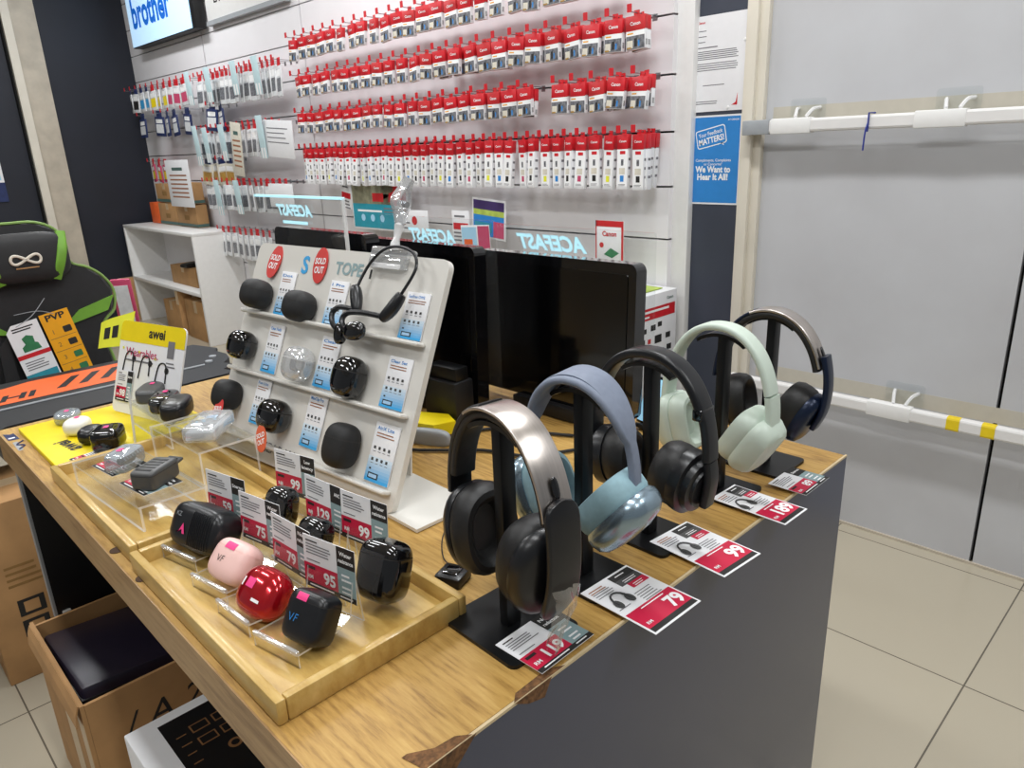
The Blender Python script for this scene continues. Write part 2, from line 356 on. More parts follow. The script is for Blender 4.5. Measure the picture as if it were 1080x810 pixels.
# lit sign and grey board high on the slat wall
M = facing((2.60, 7.36, 2.435), 0, 0)
t = thing('lit_sign', 'glowing pale blue shop sign with blue lettering, high at left', 'sign', M)
MB().box(0, 1.36, 0, .62, -.09, -.004, 'black', .005).build('sign_box', t)
b = MB().box(.01, 1.30, .008, .61, -.004, 0, 'lit_sign').txt('brother', .11, .15, .31, 'lit_letters', .003, None, .03, 'l', fit=.84); b.build('lit_face', t)
M = facing((2.67, 5.93, 2.47), 0, 0)
t = thing('brand_board', 'white header board with dark small capitals right of the lit sign', 'sign', M)
MB().box(0, 1.2, 0, .5, -.03, 0, 'white', .003).txt('EXCELLENCE', .15, .11, .09, 'ink', .001, None, .02, 'l').box(0, 1.2, -.03, 0, -.03, .012, 'grey_plastic').build('board', t)

# ------------------------------------------------------------------ slat wall stock
HK = {}
def hook_proto(L):
    b = MB().add(p_tube([(0, 0, 0), (0, .0, L - .012), (0, .012, L)], .0022, 6), 'wire').box(-.012, .012, -.02, .006, -.004, .0, 'wire')
    b.add(p_prism(rr(.022, .03, .003), 0, .002), 'pack_red', T3((0, .012, L)))
    return b
def pack_wide(red='pack_red', dark=True):
    # carton with red header flap: hangs from its top, local origin at the hook hole
    b = MB().box(-.045, .045, -.118, -.045, -.02, .0, 'paper', .001)
    b.rect(-.043, -.105, .043, -.05, 'print_white', .0005)
    b.rect(-.043, -.116, .043, -.068, 'photo_grey', .0007).rect(-.040, -.112, -.012, -.084, 'cream_pack', .0009).rect(-.006, -.108, .008, -.078, 'ink', .0009).rect(.012, -.108, .020, -.086, 'mid_blue', .0009).rect(.024, -.108, .036, -.078, 'photo_grey', .0009).rect(-.038, -.062, -.010, -.057, 'tag_orange', .0009).rect(-.040, -.114, -.02, -.108, 'ochre_pack', .0011)
    for k in range(7): b.add(([Vector((.0453, -.085 - k * .003, -.015)), Vector((.0453, -.085 - k * .003, -.004)), Vector((.0453, -.0865 - k * .003, -.004)), Vector((.0453, -.0865 - k * .003, -.015))], [[0, 1, 2, 3]]), 'ink')
    h = MB().box(-.045, .045, -.05, .004, -.021, .001, red, .001).box(-.013, .013, .0, .024, -.012, -.009, red)
    h.txt('Canon', 0, -.03, .018, 'print_white', .0015, None, .02, 'c')
    return b, h
def pack_slim(ink):
    b = MB().box(-.026, .026, -.215, -.05, -.026, 0, 'paper', .001)
    b.rect(-.024, -.205, .024, -.06, 'print_white', .0005).rect(-.012, -.075, .014, -.062, 'pack_red', .0008).rect(-.006, -.120, .006, -.095, 'photo_grey', .0008).rect(-.009, -.185, .009, -.160, ink, .0008).rect(-.014, -.155, .014, -.130, 'cream_pack', .0008).lines(-.018, .018, -.195, 2, .005, .002, z=.0009)
    for k in range(3): b.add(([Vector((.0263, -.09 - k * .035, -.022)), Vector((.0263, -.09 - k * .035, -.006)), Vector((.0263, -.1 - k * .035, -.006)), Vector((.0263, -.1 - k * .035, -.022))], [[0, 1, 2, 3]]), 'fine_print')
    h = MB().box(-.026, .026, -.055, .004, -.027, .001, 'pack_red', .001).box(-.010, .010, 0, .022, -.012, -.01, 'pack_red')
    h.txt('Canon', 0, -.028, .013, 'print_white', .0015, None, .02, 'c')
    return b, h
def make(proto, name, label, cat, M, group, hn='header_flap'):
    b, h = proto; o = b.build(name, None, M); h.build(hn, o); return tag(o, label, cat, group)

def row(slit, y_list, depth, protos, rowname, kind, back=0, jit=.01, hookL=.17, packname='ink_pack'):
    """front packs hang near the hook tip; back = extra packs behind each"""
    n = len(y_list); hp = None; pool = {}
    for i, y in enumerate(y_list):
        lab = '%s from right, %s' % (ordn(i + 1), rowname)
        Mh = facing((2.705, y, slit), 0, 0)
        if hp is None: hp = tag(hook_proto(hookL).build('display_hook', None, Mh), 'thin wire hook with red tip, ' + lab, 'hook', 'wire hooks, ' + rowname)
        else: dup(hp, Mh, 'thin wire hook with red tip, ' + lab)
        for d in range(1 + (back(i) if callable(back) else back)):
            k = protos(i); Mp = facing((2.705 - depth + d * .03, y + random.uniform(-.006, .006), slit - .012 + random.uniform(-.006, .003)), radians(random.uniform(-14, 9)), radians(random.uniform(-1, 5))) @ RZ(radians(random.uniform(-5, 5)))
            pl = kind + ('' if not (back(i) if callable(back) else back) else ', frontmost on hook' if d == 0 else ', behind the frontmost on hook' if d == 1 else ', one but rearmost on hook' if d == 2 else ', rearmost on hook') + ' ' + lab
            g = kind + ' packs, ' + rowname
            if k not in pool: pool[k] = make(PROTO[k](), packname, pl, 'ink pack', Mp, g)
            else: dup(pool[k], Mp, pl, g)
PROTO = {'wide': pack_wide, 'wide2': lambda: pack_wide('red'), 'slimk': lambda: pack_slim('ink'), 'slimc': lambda: pack_slim('mid_blue'), 'slimy': lambda: pack_slim('tag_yellow'), 'slimm': lambda: pack_slim('mag_pink')}
random.seed(3)
def ys(y0, y1, n, skip=()): return [y0 + (y1 - y0) * i / (n - 1) for i in range(n) if i not in skip]
row(2.195, ys(2.02, 4.55, 24), .13, lambda i: 'wide' if i % 3 else 'wide2', 'top row', 'red topped carton')
row(1.975, ys(1.90, 4.55, 25), .13, lambda i: 'wide' if i % 4 else 'wide2', 'second row', 'red topped carton', back=lambda i: 1 if i < 12 else 0)
row(1.755, ys(1.88, 4.55, 26, (5,)), .13, lambda i: 'wide2' if i % 5 == 2 else 'wide', 'third row', 'red topped carton', back=lambda i: 1 if i < 10 else 0)
row(1.535, ys(1.875, 4.55, 37), .14, lambda i: ('slimk', 'slimc', 'slimy', 'slimk', 'slimm')[i % 5], 'bottom row', 'slim red topped box', back=lambda i: 3 if i == 0 else 0)

# left panels: bagged refills
def pack_bag(body, band, top='pack_red', w=.03, h=.17):
    b = MB().box(-w, w, -h, -.02, -.012, 0, body, .004).rect(-w * .8, -h * .85, w * .8, -h * .45, band, .0006).rect(-w * .7, -h * .4, w * .7, -h * .22, 'print_white', .0006)
    hd = MB().box(-w * .55, w * .55, -.03, .03, -.008, -.004, top, .001)
    return b, hd
PROTO.update({'bagw': lambda: pack_bag('bag_clear', 'photo_grey', h=.21, w=.046), 'bagy': lambda: pack_bag('bag_clear', 'yellow', w=.058, h=.18), 'bagm': lambda: pack_bag('bag_clear', 'mag_pink', w=.058, h=.18), 'bagc': lambda: pack_bag('bag_clear', 'sky_blue', 'indigo_pack', w=.058, h=.18), 'bagk': lambda: pack_bag('bag_clear', 'ink', 'indigo_pack', w=.058, h=.18),
              'navy': lambda: pack_bag('indigo_pack', 'bag_clear', 'indigo_pack', w=.085, h=.18), 'bago': lambda: pack_bag('cream_pack', 'ochre_pack', 'indigo_pack', w=.085, h=.18), 'bagr': lambda: pack_bag('mag_pink', 'yellow', 'pack_red', w=.08, h=.17)})
A = ['bagm'] * 3 + ['bagy', 'bagy', 'bagc', 'bagk', 'bagk']
row(2.09, ys(4.75, 6.0, 17), .14, lambda i: 'bagw', 'upper left refill row', 'clear grey-printed refill', hookL=.18, packname='refill_pack')
row(2.10, ys(6.2, 7.55, 11), .14, lambda i: (['bagm'] * 4 + ['bagy'] * 3 + ['bagc', 'bagc', 'bagk', 'bagk'])[i], 'far left top corner row', 'bagged colour refill', hookL=.18, packname='refill_pack')
row(1.88, [5.72, 5.86, 6.35, 6.62, 6.78, 6.95, 7.35], .14, lambda i: 'navy', 'navy pack row', 'dark navy refill pack', hookL=.18, packname='refill_pack')
row(1.715, ys(4.85, 6.1, 15), .14, lambda i: 'bagw', 'middle left refill row', 'clear grey-printed refill', hookL=.18, packname='refill_pack')
row(1.485, ys(5.7, 6.1, 4) + ys(7.0, 7.3, 3), .14, lambda i: 'bago' if i < 4 else 'bagr', 'far left lower row', 'coloured refill pack', hookL=.18, packname='refill_pack')
row(1.32, ys(4.85, 6.15, 15), .14, lambda i: 'bagw', 'lower left refill row', 'clear grey-printed refill', hookL=.18, packname='refill_pack')
row(.95, ys(5.2, 6.0, 9), .14, lambda i: 'bagw', 'lowest left refill row', 'clear grey-printed refill', hookL=.18, packname='refill_pack')

# pale clip tags hanging in front of the refill rows
ct = None
for lab, y, z, h in (('between pink and grey refills on the upper left row', 6.08, 2.13, .24), ('left of the long grey run on the upper left row', 5.72, 2.13, .24), ('amid the grey refills, upper left row', 5.28, 2.13, .22), ('at the right end of the upper left row', 4.95, 2.13, .24),
                     ('below the navy packs, further left of two', 6.1, 1.74, .3), ('below the navy packs, nearer of two', 5.92, 1.72, .26), ('middle left row, beside the slanted note', 5.62, 1.73, .26), ('middle left row, right of the slanted note', 5.0, 1.76, .28),
                     ('lower left row, left part', 5.85, 1.33, .27), ('lower left row, middle', 5.5, 1.33, .25)):
    b = MB().box(-.045, .045, -h, 0, -.003, 0, 'pale_tag', .001).rect(-.03, -h, -.008, -h + .07, 'print_white', .0008).rect(.008, -h, .03, -h + .07, 'print_white', .0008)
    tag(b.build('price_strip', None, facing((2.50, y, z), 0, radians(-3))), 'pale blue price strip ' + lab, 'price strip', 'pale price strips on the refill hooks')
for lab, y, z, w, h, rot in (('white printed price list hanging below the navy packs, above the brown cartons', 6.50, 1.49, .50, .38, 0), ('slanted cream printed price list hanging in the middle left refill row', 5.30, 1.73, .16, .37, -6)):
    b = MB().box(-w/2, w/2, -h, 0, -.003, 0, 'cream_pack' if rot else 'paper', .001).rect(-w * .22, -.085, w * .22, -.06, 'tape_green', .0008)
    for k in range(6): b.rect(-w * .36, -.13 - k * .035, w * .36, -.118 - k * .035, 'tag_brown', .0008)
    tag(b.build('price_list', None, facing((2.47, y, z), 0, 0) @ RZ(radians(rot))), lab, 'price list')
b = MB().box(-.2, .2, -.24, 0, -.004, 0, 'paper', .001).lines(-.15, .15, -.05, 4, .03, .006, z=.001)
tag(b.build('white_sheet', None, facing((2.52, 4.78, 1.72), 0, 0) @ RZ(radians(-4))), 'plain white sheets clipped at the right end of the middle left refill row', 'paper')
b = MB().box(-.17, .17, -.16, 0, -.004, 0, 'paper', .001)
tag(b.build('white_sheet', None, facing((2.52, 4.85, 1.31), 0, 0)), 'plain white sheet clipped at the right end of the lower left refill row', 'paper')

# leaflets low on the slat wall
def leaflet(lab, y, z, w, h, draw, rot=0, X=2.60, lean=0):
    t = thing('leaflet', lab, 'leaflet', facing((X, y, z), 0, lean) @ RZ(radians(rot)))
    b = MB().box(0, w, 0, h, -.004, 0, 'paper', .001); draw(b, w, h); b.build('printed_sheet', t); return t
def d1(b, w, h): b.rect(.01, .01, w-.01, h*.55, 'teal', .0008); b.rect(.01, h*.55, w-.01, h-.01, 'khaki', .0008); b.rect(w*.5, h*.6, w*.75, h*.78, 'red', .001); b.lines(.06, w*.7, h*.42, 1, .02, .012, 'print_white', .001); [b.add(p_poly(circ(.022, 14), .001), 'pale_blue', T3((w*(.25+.22*k), h*.25, 0))) for k in range(3)]
def d2(b, w, h): b.rect(.01, h*.3, w-.01, h-.01, 'pack_red', .0008); b.lines(.03, w-.05, h*.2, 2, .02, .008, z=.001); b.add(p_poly([(w*.3, h*.4), (w*.7, h*.45), (w*.6, h*.8), (w*.35, h*.7)], .001), 'red')
def d3(b, w, h): b.rect(.01, .01, w-.01, h-.01, 'mid_blue', .0008); b.rect(.01, h*.58, w-.01, h*.72, 'lime', .001); b.rect(.01, h*.72, w-.01, h-.01, 'violet', .001); b.rect(.02, h*.15, w*.6, h*.4, 'teal', .001); b.rect(w*.65, .01, w-.01, h*.45, 'mag_pink', .001)
def d4(b, w, h): b.rect(0, h*.86, w, h, 'red', .0008); b.rect(0, 0, .006, h, 'red', .0008); b.rect(w-.012, 0, w, h, 'red', .0008); b.txt('Canon', w*.5, h*.64, .03, 'pack_red', .001, None, .03, 'c'); b.add(p_poly([(w*.3, h*.2), (w*.6, h*.12), (w*.85, h*.25), (w*.55, h*.36)], .001), 'leaf_green'); b.add(p_poly(circ(.012, 12), .001), 'red', T3((w*.22, h*.42, 0)))
def d5(b, w, h): b.rect(.005, .005, w*.55, h-.01, 'pale_blue', .0008); b.rect(w*.6, 0, w, h-.005, 'mag_pink', .0008); b.rect(.02, .02, w*.4, h*.4, 'orange', .001)
def d6(b, w, h): b.rect(.01, h*.38, w-.01, h*.6, 'pack_red', .0008); b.lines(.01, w-.01, h*.3, 3, .02, .009, z=.001); b.lines(.02, w-.02, h*.85, 1, .02, .01, z=.001)
def d7(b, w, h): b.add(p_poly(circ(.025, 14), .001), 'red', T3((w*.62, h*.55, 0))); b.lines(.02, w*.5, h*.7, 3, .03, .008, z=.001)
leaflet('teal and khaki leaflet behind the clear clip sign', 4.09, 1.04, .46, .28, d1)
leaflet('red and white leaflet hanging right of the teal leaflet', 3.78, 1.14, .27, .17, d2)
leaflet('white card with a small red dot beside the red leaflet', 3.66, 1.04, .33, .13, d7)
leaflet('narrow white leaflet with a red band left of the blue flyer', 3.12, 1.02, .14, .16, d6)
leaflet('blue and lime flyer with violet top standing on the slat wall', 2.96, 1.055, .25, .20, d3, -4)
leaflet('small pale flyer with pink edge below the blue flyer', 3.0, .99, .22, .12, d5, 3, 2.56)
leaflet('red framed white leaflet with a green card picture, right of the lit lettering', 2.122, .985, .155, .185, d4)
leaflet('small white leaflet with red marks right of the first clear panel', 4.22, 1.17, .12, .16, d6, -8)

# white shelf unit with cartons
t = thing('shelf_unit', 'white open shelf unit holding brown cartons in the far corner', 'shelf', (2.31, 6.0, 0))
MB().box(0, .39, 0, .03, 0, .90, 'white', .002).build('side_panel', t)
MB().box(0, .36, 1.60, 1.63, 0, .90, 'white', .002).build('side_panel', t)
MB().box(0, .36, 0, 1.63, .90, .925, 'white', .002).build('top_board', t)
MB().box(0, .35, .03, 1.60, .41, .44, 'white', .002).build('shelf_board', t)
MB().box(.34, .36, .03, 1.60, 0, .90, 'slat_white').build('back_panel', t)
def carton(lab, M, sx, sy, sz, tape='tape', m='carton', mark=None, name='carton', cat='carton'):
    t = thing(name, lab, cat, M)
    b = MB().box(-sx/2, sx/2, -sy/2, sy/2, 0, sz, m, .004)
    for s in (-1, 1): b.box(-sx/2 - .0006, sx/2 + .0006, -sy/2-.0006, sy/2+.0006, sz * .5 - .001, sz * .5 + .001, 'carton_dark') if False else None
    if mark: mark(b, sx, sy, sz)
    b.build('box', t)
    MB().box(-sx/2 - .001, sx/2 + .001, -.03, .03, sz - .0005, sz + .001, tape).box(-sx/2 - .0015, -sx/2, -.03, .03, sz * .7, sz, tape).build('tape', t)
    return t
def grp(b, sx, sy, sz):
    b.rect(-.05, .06, .05, .1, 'carton_dark', .001, axes((-sx/2, 0, 0), (0, -1, 0), (0, 0, 1), (-1, 0, 0)))
    b.box(-sx/2-.001, sx/2, -sy/2-.001, sy/2+.001, .005, .03, 'tape_green')
carton('brown carton, upper right of the four stacked on the white shelf unit', (2.60, 6.67, 1.125), .10, .40, .175, mark=grp)
carton('brown carton, upper left of the four stacked on the white shelf unit', (2.60, 7.09, 1.125), .10, .40, .165, mark=grp)
carton('brown carton, lower right of the four stacked on the white shelf unit', (2.60, 6.66, .927), .10, .42, .19, mark=grp)
carton('brown carton, lower left of the four stacked on the white shelf unit', (2.60, 7.09, .927), .10, .42, .19, mark=grp)
carton('orange carton at the left end of the white shelf unit top', (2.60, 7.42, .927), .10, .20, .19, m='orange', tape='orange')
carton('small brown carton on the middle board of the white shelf unit', (2.52, 6.6, .441), .22, .55, .16)
b = MB().add(p_superq(.14, .02, .05), 'black', smooth=True).add(p_tube([(.1, 0, 0), (.16, .02, .05), (.05, .03, .08)], .008), 'black').box(-.1, .1, -.02, 0, -.05, .05, 'black', .004)
tag(b.build('black_charger', None, T3((2.5, 6.52, .622)) @ RX(pi/2) @ RY(.3)), 'black gadget lying on the small carton inside the white shelf unit', 'gadget')
carton('brown carton at lower right inside the white shelf unit', (2.50, 6.30, 0), .3, .45, .34)
carton('brown carton at lower middle inside the white shelf unit', (2.50, 6.86, 0), .3, .34, .28)
carton('tall narrow brown carton standing between two cartons inside the white shelf unit', (2.38, 6.60, 0), .12, .05, .40)
carton('brown carton on the floor left of the white shelf unit', (2.35, 7.69, 0), .3, .08, .42)
b = MB()
t = thing('wall_box', 'white low box mounted on the slat wall, right of the shelf unit', 'box', facing((2.62, 5.75, .35), 0, 0))
MB().box(0, .55, 0, .35, -.08, 0, 'white', .004).build('body', t)
MB().box(0, .55, .35, .36, -.085, .012, 'slat_white', .002).build('lid', t)

# printer carton on a plinth at the right end of the slat wall
t = thing('plinth', 'low white plinth under the printer carton', 'plinth', (2.44, 1.86, 0))
MB().box(-.25, .25, -.11, .11, .06, .448, 'white', .004).build('body', t); MB().box(-.22, .22, -.09, .09, 0, .06, 'black').build('base', t)
M = facing((2.19, 1.745, .45), pi/2, 0)
t = thing('printer_carton', 'white printer carton with a red band and small icons', 'carton', M)
b = MB().box(0, .50, 0, .44, -.22, 0, 'paper', .003)
b.rect(.02, .335, .485, .385, 'pack_red', .001).lines(.26, .44, .374, 1, .02, .01, 'print_white', .0014, ragged=0).lines(.22, .30, .352, 1, .02, .008, 'print_white', .0014).txt('Canon', .47, .405, .018, 'tape_green', .001, None, .02, 'r')
for (x, y, w) in ((.31, .285, .035), (.36, .295, .03), (.25, .28, .03), (.24, .235, .03), (.34, .225, .05), (.42, .235, .035), (.27, .17, .03), (.33, .165, .025), (.38, .175, .03), (.43, .18, .035), (.33, .11, .035), (.40, .11, .03), (.29, .07, .03), (.42, .06, .04)):
    b.rect(x, y, x + w, y + w * .7, 'ink', .001)
b.rect(.29, .232, .312, .252, 'red', .001); b.lines(.42, .48, .03, 3, .009, .004, z=.001)
b.build('box', t)
b = MB().box(.25, .45, .441, .446, -.2, -.04, 'lime', .002); b.build('top_sheet', t)

# ------------------------------------------------------------------ counter
CX0, CX1, CY0, CY1, CZ = .247, 1.378, .495, 2.03, .90
t = thing('display_counter', 'oak topped display counter with a slate front panel', 'counter', (CX0, CY0, 0))
W, D = CX1 - CX0, CY1 - CY0
MB().box(.002, W - .004, .004, D, CZ - .03, CZ, 'laminate').build('tabletop', t)
MB().box(0, .03, .004, D, CZ - .072, CZ - .0005, 'edge_wood').build('wood_edge', t)
MB().box(.004, W, 0, .02, 0, CZ - .001, 'slate').build('front_panel', t)
MB().box(.012, W, -.0008, .003, CZ - .0035, CZ + .0004, 'edge_strip').build('edge_strip', t)
MB().box(.02, W - .01, D - .03, D - .005, 0, CZ - .03, 'black').box(.014, .021, D - .03, D - .005, 0, CZ - .03, 'grey_plastic').build('end_panel', t)
MB().box(W - .03, W - .002, .02, D - .03, 0, CZ - .03, 'slate').build('back_panel', t)
b = MB()
b.add(p_poly([(.085, .0), (.15, .0), (.135, .012), (.11, .015), (.085, .03), (.078, .03)], CZ + .0007), 'chipboard').add(([Vector((.085, -.0012, CZ)), Vector((.155, -.0012, CZ)), Vector((.12, -.0012, CZ - .03)), Vector((.10, -.0012, CZ - .06)), Vector((.085, -.0012, CZ - .05))], [[0, 4, 3, 2, 1]]), 'chipboard')
b.build('chipped_edge', t); b = MB()
b.add(p_poly([(.213, 0), (.30, 0), (.28, .012), (.225, .01)], CZ + .0007), 'chipboard').add(([Vector((.213, -.0012, CZ)), Vector((.275, -.0012, CZ)), Vector((.262, -.0012, CZ - .022)), Vector((.235, -.0012, CZ - .014))], [[0, 3, 2, 1]]), 'chipboard')
b.build('chipped_edge', t)
for y in (1.21 - CY0, 1.09 - CY0):
    MB().add(p_cyl(.011, .0012, 14), 'dowel', T3((.008 + .006, y, CZ))).build('dowel', t)
MB().box(.03, .05, D - .04, D - .03, .37, .40, 'white', .003).build('bracket', t)
b = MB().add(p_poly([(0, .09), (.022, .085), (.02, .14), (.012, .135), (0, .15)], .0006), 'indigo_pack').rect(.003, .10, .016, .108, 'paper', .0009).add(p_poly([(.002, .0), (.012, .0), (.014, .07), (.004, .07)], .0005), 'grey_plastic').add(p_tube(smooth_path([(.006, .01, .001), (.02, .03, .001), (.008, .045, .001), (.024, .065, .001)]), .002, 4), 'indigo_pack')
tag(b.build('corner_sticker', None, T3((.252, 1.84, CZ)) ), 'torn navy and white sticker on the far left corner of the counter', 'sticker')

# things under and beside the counter
t = thing('open_carton', 'open brown carton with black kit inside, under the counter', 'carton', (.20, 1.545, 0))
h = .42
Mw = axes((.07, -.0006, .27), (1, 0, 0), (0, 0, 1), (0, -1, 0))
for k, a in enumerate(((.0085, .4195, 0, .008, 0, h - .002), (0, .008, 0, .42, 0, h), (.42, .428, 0, .42, 0, h), (.0085, .4195, .412, .42, 0, h - .01))):
    b = MB().box(*a, 'carton')
    if k == 0: b.txt('/ A 2 7 4', 0, .02, .085, 'ink', 0, Mw, .0, shear=.2)   # marker writing
    b.build('side_panel', t)
MB().box(.0085, .4195, .0085, .4115, 0, .008, 'carton_dark').build('bottom', t)
MB().add(p_sweep([(-.001, .41, h - .0), (-.008, .41, h - .02), (-.012, .41, h - .05)], [(0, -.001), (.405, -.001), (.405, .002), (0, .002)], side=(0, -1, 0)), 'carton').build('flap', t)
MB().box(-.0012, 0, .003, .05, .01, h - .05, 'tape').box(-.0012, 0, .12, .20, .01, h - .12, 'tape').build('tape', t)
t2 = thing('black_case', 'dark violet-black equipment case lying in the open carton', 'equipment case', T3((.405, 1.76, .40)) @ RY(radians(4)) @ RX(radians(-6)))
MB().box(-.19, .19, -.17, .17, -.12, .0, 'purple_black', .012).build('body', t2); MB().box(-.192, .192, -.172, .172, -.035, -.028, 'black', .001).build('lid_seam', t2)
MB().add(p_tube(smooth_path([(.05, -.02, .006), (.1, -.05, .012), (.12, 0, .02), (.16, .05, .012), (.1, .08, .008)]), .007), 'gloss_black', smooth=True).build('cord', t2)

M = axes((.243, 1.42, .40), (1, 0, 0), (0, 1, 0), (0, 0, 1))
t = thing('appliance_box', 'white appliance box with a black control panel print under the counter', 'box', M)
b = MB().box(0, .5, -.45, 0, -.4, 0, 'paper', .003).rect(.055, -.36, .40, -.03, 'satin_black', .001).rect(.26, -.45, .5, -.10, 'mid_blue', .0014)
for i in range(4):
    for j in range(2):
        x, y = .10 + i * .045, -.075 - j * .045
        b.rect(x, y - .026, x + .036, y, 'bronze', .0018).rect(x + .003, y - .023, x + .033, y - .003, 'satin_black', .0022)
b.add(p_poly(circ(.014, 16), .0018), 'bronze', T3((.15, -.185, 0))).add(p_poly(circ(.008, 16), .0022), 'satin_black', T3((.15, -.185, 0)))
b.add(p_lathe([(.05, .0018), (.05, .0024), (.046, .0024)], 28), 'pale_blue', T3((.30, -.2, 0))); b.lines(.07, .09, -.09, 4, .03, .003, 'bronze', .0018)
b.build('box', t)

def mk(b, sx, sy, sz):
    Mf = axes((-sx/2, -sy/2, 0), (1, 0, 0), (0, 0, 1), (0, -1, 0))
    for k in range(2): b.rect(.07, .14 + k * .07, .14, .195 + k * .07, 'ink', .001, Mf).rect(.085, .15 + k * .07, .125, .185 + k * .07, 'carton', .0014, Mf)
    b.lines(.06, .16, .38, 4, .02, .008, 'carton_dark', .001, Mf); b.rect(.0, .44, .03, .49, 'paper', .001, Mf)
carton('tall brown carton with printed symbols standing left of the counter', (.37, 2.56, 0), .42, .32, .58, mark=mk)
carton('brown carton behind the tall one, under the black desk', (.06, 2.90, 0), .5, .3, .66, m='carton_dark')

# ------------------------------------------------------------------ gaming desk and chair
t = thing('gaming_desk', 'black gaming desk with an orange lettered stripe behind the counter', 'desk', (.0, 2.5, 0))
poly = [(-.5, .02), (.30, .02), (.34, .06), (1.03, .06), (1.06, .09), (1.045, .13), (1.10, .17), (1.085, .22), (1.13, .27), (1.15, .34), (1.14, .42), (1.165, .46), (1.12, .60), (-.5, .60)]
MB().add(p_prism(poly, .72, .75), 'desk_black').build('desktop', t)
b = MB().add(p_poly([(-.5, .31), (.74, .31), (.83, .42), (.83, .55), (.5, .55), (.42, .52), (-.5, .52)], .7512), 'orange')
b.txt('MINIHI', .14, .345, .10, 'desk_black', .7518, None, .03, 'l', shear=.3, fit=.36)
for k in range(3): b.add(p_poly([(.55 + k * .07, .37), (.58 + k * .07, .37), (.66 + k * .07, .50), (.63 + k * .07, .50)], .7518), 'desk_black')
b.build('orange_stripe', t)
MB().add(p_tube([(-.5, .23, .752), (.5, .25, .752), (1.02, .24, .752)], .004, 6), 'grey_plastic').build('edge_line', t)
for x, y in ((.1, .6), (1.0, .6), (1.0, .2), (.1, .2)): MB().box(x - .03, x + .03, y - .03, y + .03, 0, .72, 'black', .004).build('leg', t)
for x, y in ((1.09, .33), (1.05, .27)): MB().add(p_cyl(.014, .006, 12), 'grey_plastic', T3((x, y, .75))).build('cable_hole', t)

CHX, CHY = .655, 3.42
M = facing((CHX, CHY, .45), radians(92), radians(6))
t = thing('gaming_chair', 'black and green gaming chair with hanging tags behind the desk', 'chair', M)
half = [(0, .835), (.08, .832), (.145, .80), (.175, .74), (.175, .66), (.235, .63), (.285, .585), (.315, .52), (.30, .44), (.255, .40), (.235, .34), (.25, .24), (.26, .1), (.24, 0)]
poly = [(-x, y) for x, y in half[::-1]][:-1] + half
poly = poly[::-1]
b = MB().add(p_loft([[(x * .94, y * .985 + .006, -.10) for x, y in poly], [(x, y, -.07) for x, y in poly], [(x, y, -.02) for x, y in poly], [(x * .95, y * .985 + .006, 0) for x, y in poly]]), 'chair_black', smooth=True)
b.build('backrest', t)
MB().add(p_tube([(x, y, -.005) for x, y in smooth_path([(a, c, 0) for a, c in half], 4) for _ in (0,)] if False else [(p.x, p.y, -.004) for p in smooth_path([(a, c, 0) for a, c in ([(-x, y) for x, y in half[::-1]][:-1] + half)], 4)], .006, 6), 'piping_green', smooth=True).build('piping', t)
for s in (-1, 1):
    b = MB().add(p_prism([(s * .09, .40), (s * .27, .44), (s * .305, .50), (s * .16, .46)][::s], .0, .012), 'chair_green'); b.build('green_panel', t)
    b = MB().add(p_loft([[(s * x, y, z) for x, y in ((.12, .40), (.16, .36), (.17, .2), (.17, 0), (.13, 0), (.12, .2))][::s] for z in (0, .035)]), 'chair_black'); b.build('side_bolster', t)
b = MB().add(p_prism([(-.06, .34), (0, .30), (.06, .34), (.06, .32), (0, .28), (-.06, .32)][::-1], .001, .006), 'chair_green', T3((0, -.13, .01))); b.build('green_chevron', t)
MB().box(-.25, .25, -.10, 0, -.05, .48, 'chair_black', .04).build('seat', t)
MB().add(p_cyl(.03, .32, 14), 'metal_black', axes((0, -.40, .2), (1, 0, 0), (0, 0, 1), (0, 1, 0)) @ RX(pi/2) @ RX(pi/2)).build('gas_lift', t)
for k in range(5):
    a = 2 * pi * k / 5
    MB().add(p_tube([(0, -.37, .2), (.3 * cos(a), -.40, .2 + .3 * sin(a))], .02, 8), 'black').build('base_arm', t)
# headrest pillow
b = MB().add(p_superq(.165, .10, .045, .5, .5), 'chair_black', T3((0, .695, .035)), True)
for s in (-1, 1): b.add(p_sweep(smooth_path([(s * .095, .602, .056), (s * .118, .66, .073), (s * .138, .72, .072), (s * .152, .785, .05)], 4), rr(.036, .02, .008, 3), side=(1, 0, 0)), 'chair_green', None, True)
pl = b.build('head_pillow', t)
path = [(.052 * sin(a) * 1.0, .69 + .017 * sin(2 * a), .086) for a in [2 * pi * k / 40 for k in range(40)]]
MB().add(p_tube(path, .0055, 6, True), 'cream', smooth=True).rect(-.04, .655, .04, .66, 'carton', .084).build('infinity_emblem', pl)
# tags hung on the chair
Mt = M @ T3((.005, .445, .055)) @ RZ(radians(9))
t = thing('swing_tag', 'white hanging tag with a green picture on the gaming chair', 'tag', Mt @ T3((-.075, 0, 0)))
b = MB().add(p_prism([(-.06, -.26), (.06, -.26), (.06, .015), (-.035, .015), (-.06, -.01)], -.001, .001), 'paper')
b.add(p_poly([(-.03, -.1), (.035, -.1), (.03, -.075), (.02, -.07), (.022, -.045), (.0, -.035), (-.02, -.045), (-.015, -.07), (-.03, -.08)], .0015), 'leaf_green')
b.rect(-.06, -.125, .06, -.108, 'pack_red', .0015).lines(-.045, .04, -.14, 4, .01, .004, z=.0015).rect(-.06, -.235, .055, -.19, 'teal', .0015).rect(-.06, -.25, .05, -.24, 'pack_red', .0015).lines(-.04, .04, .0, 2, .01, .005, 'ink', z=.0015)
b.build('card', t)
MB().add(p_tube(smooth_path([(-.02, .005, .001), (.05, .03, 0), (.12, .08, -.01)]), .0015, 5), 'grey_plastic').build('string', t)
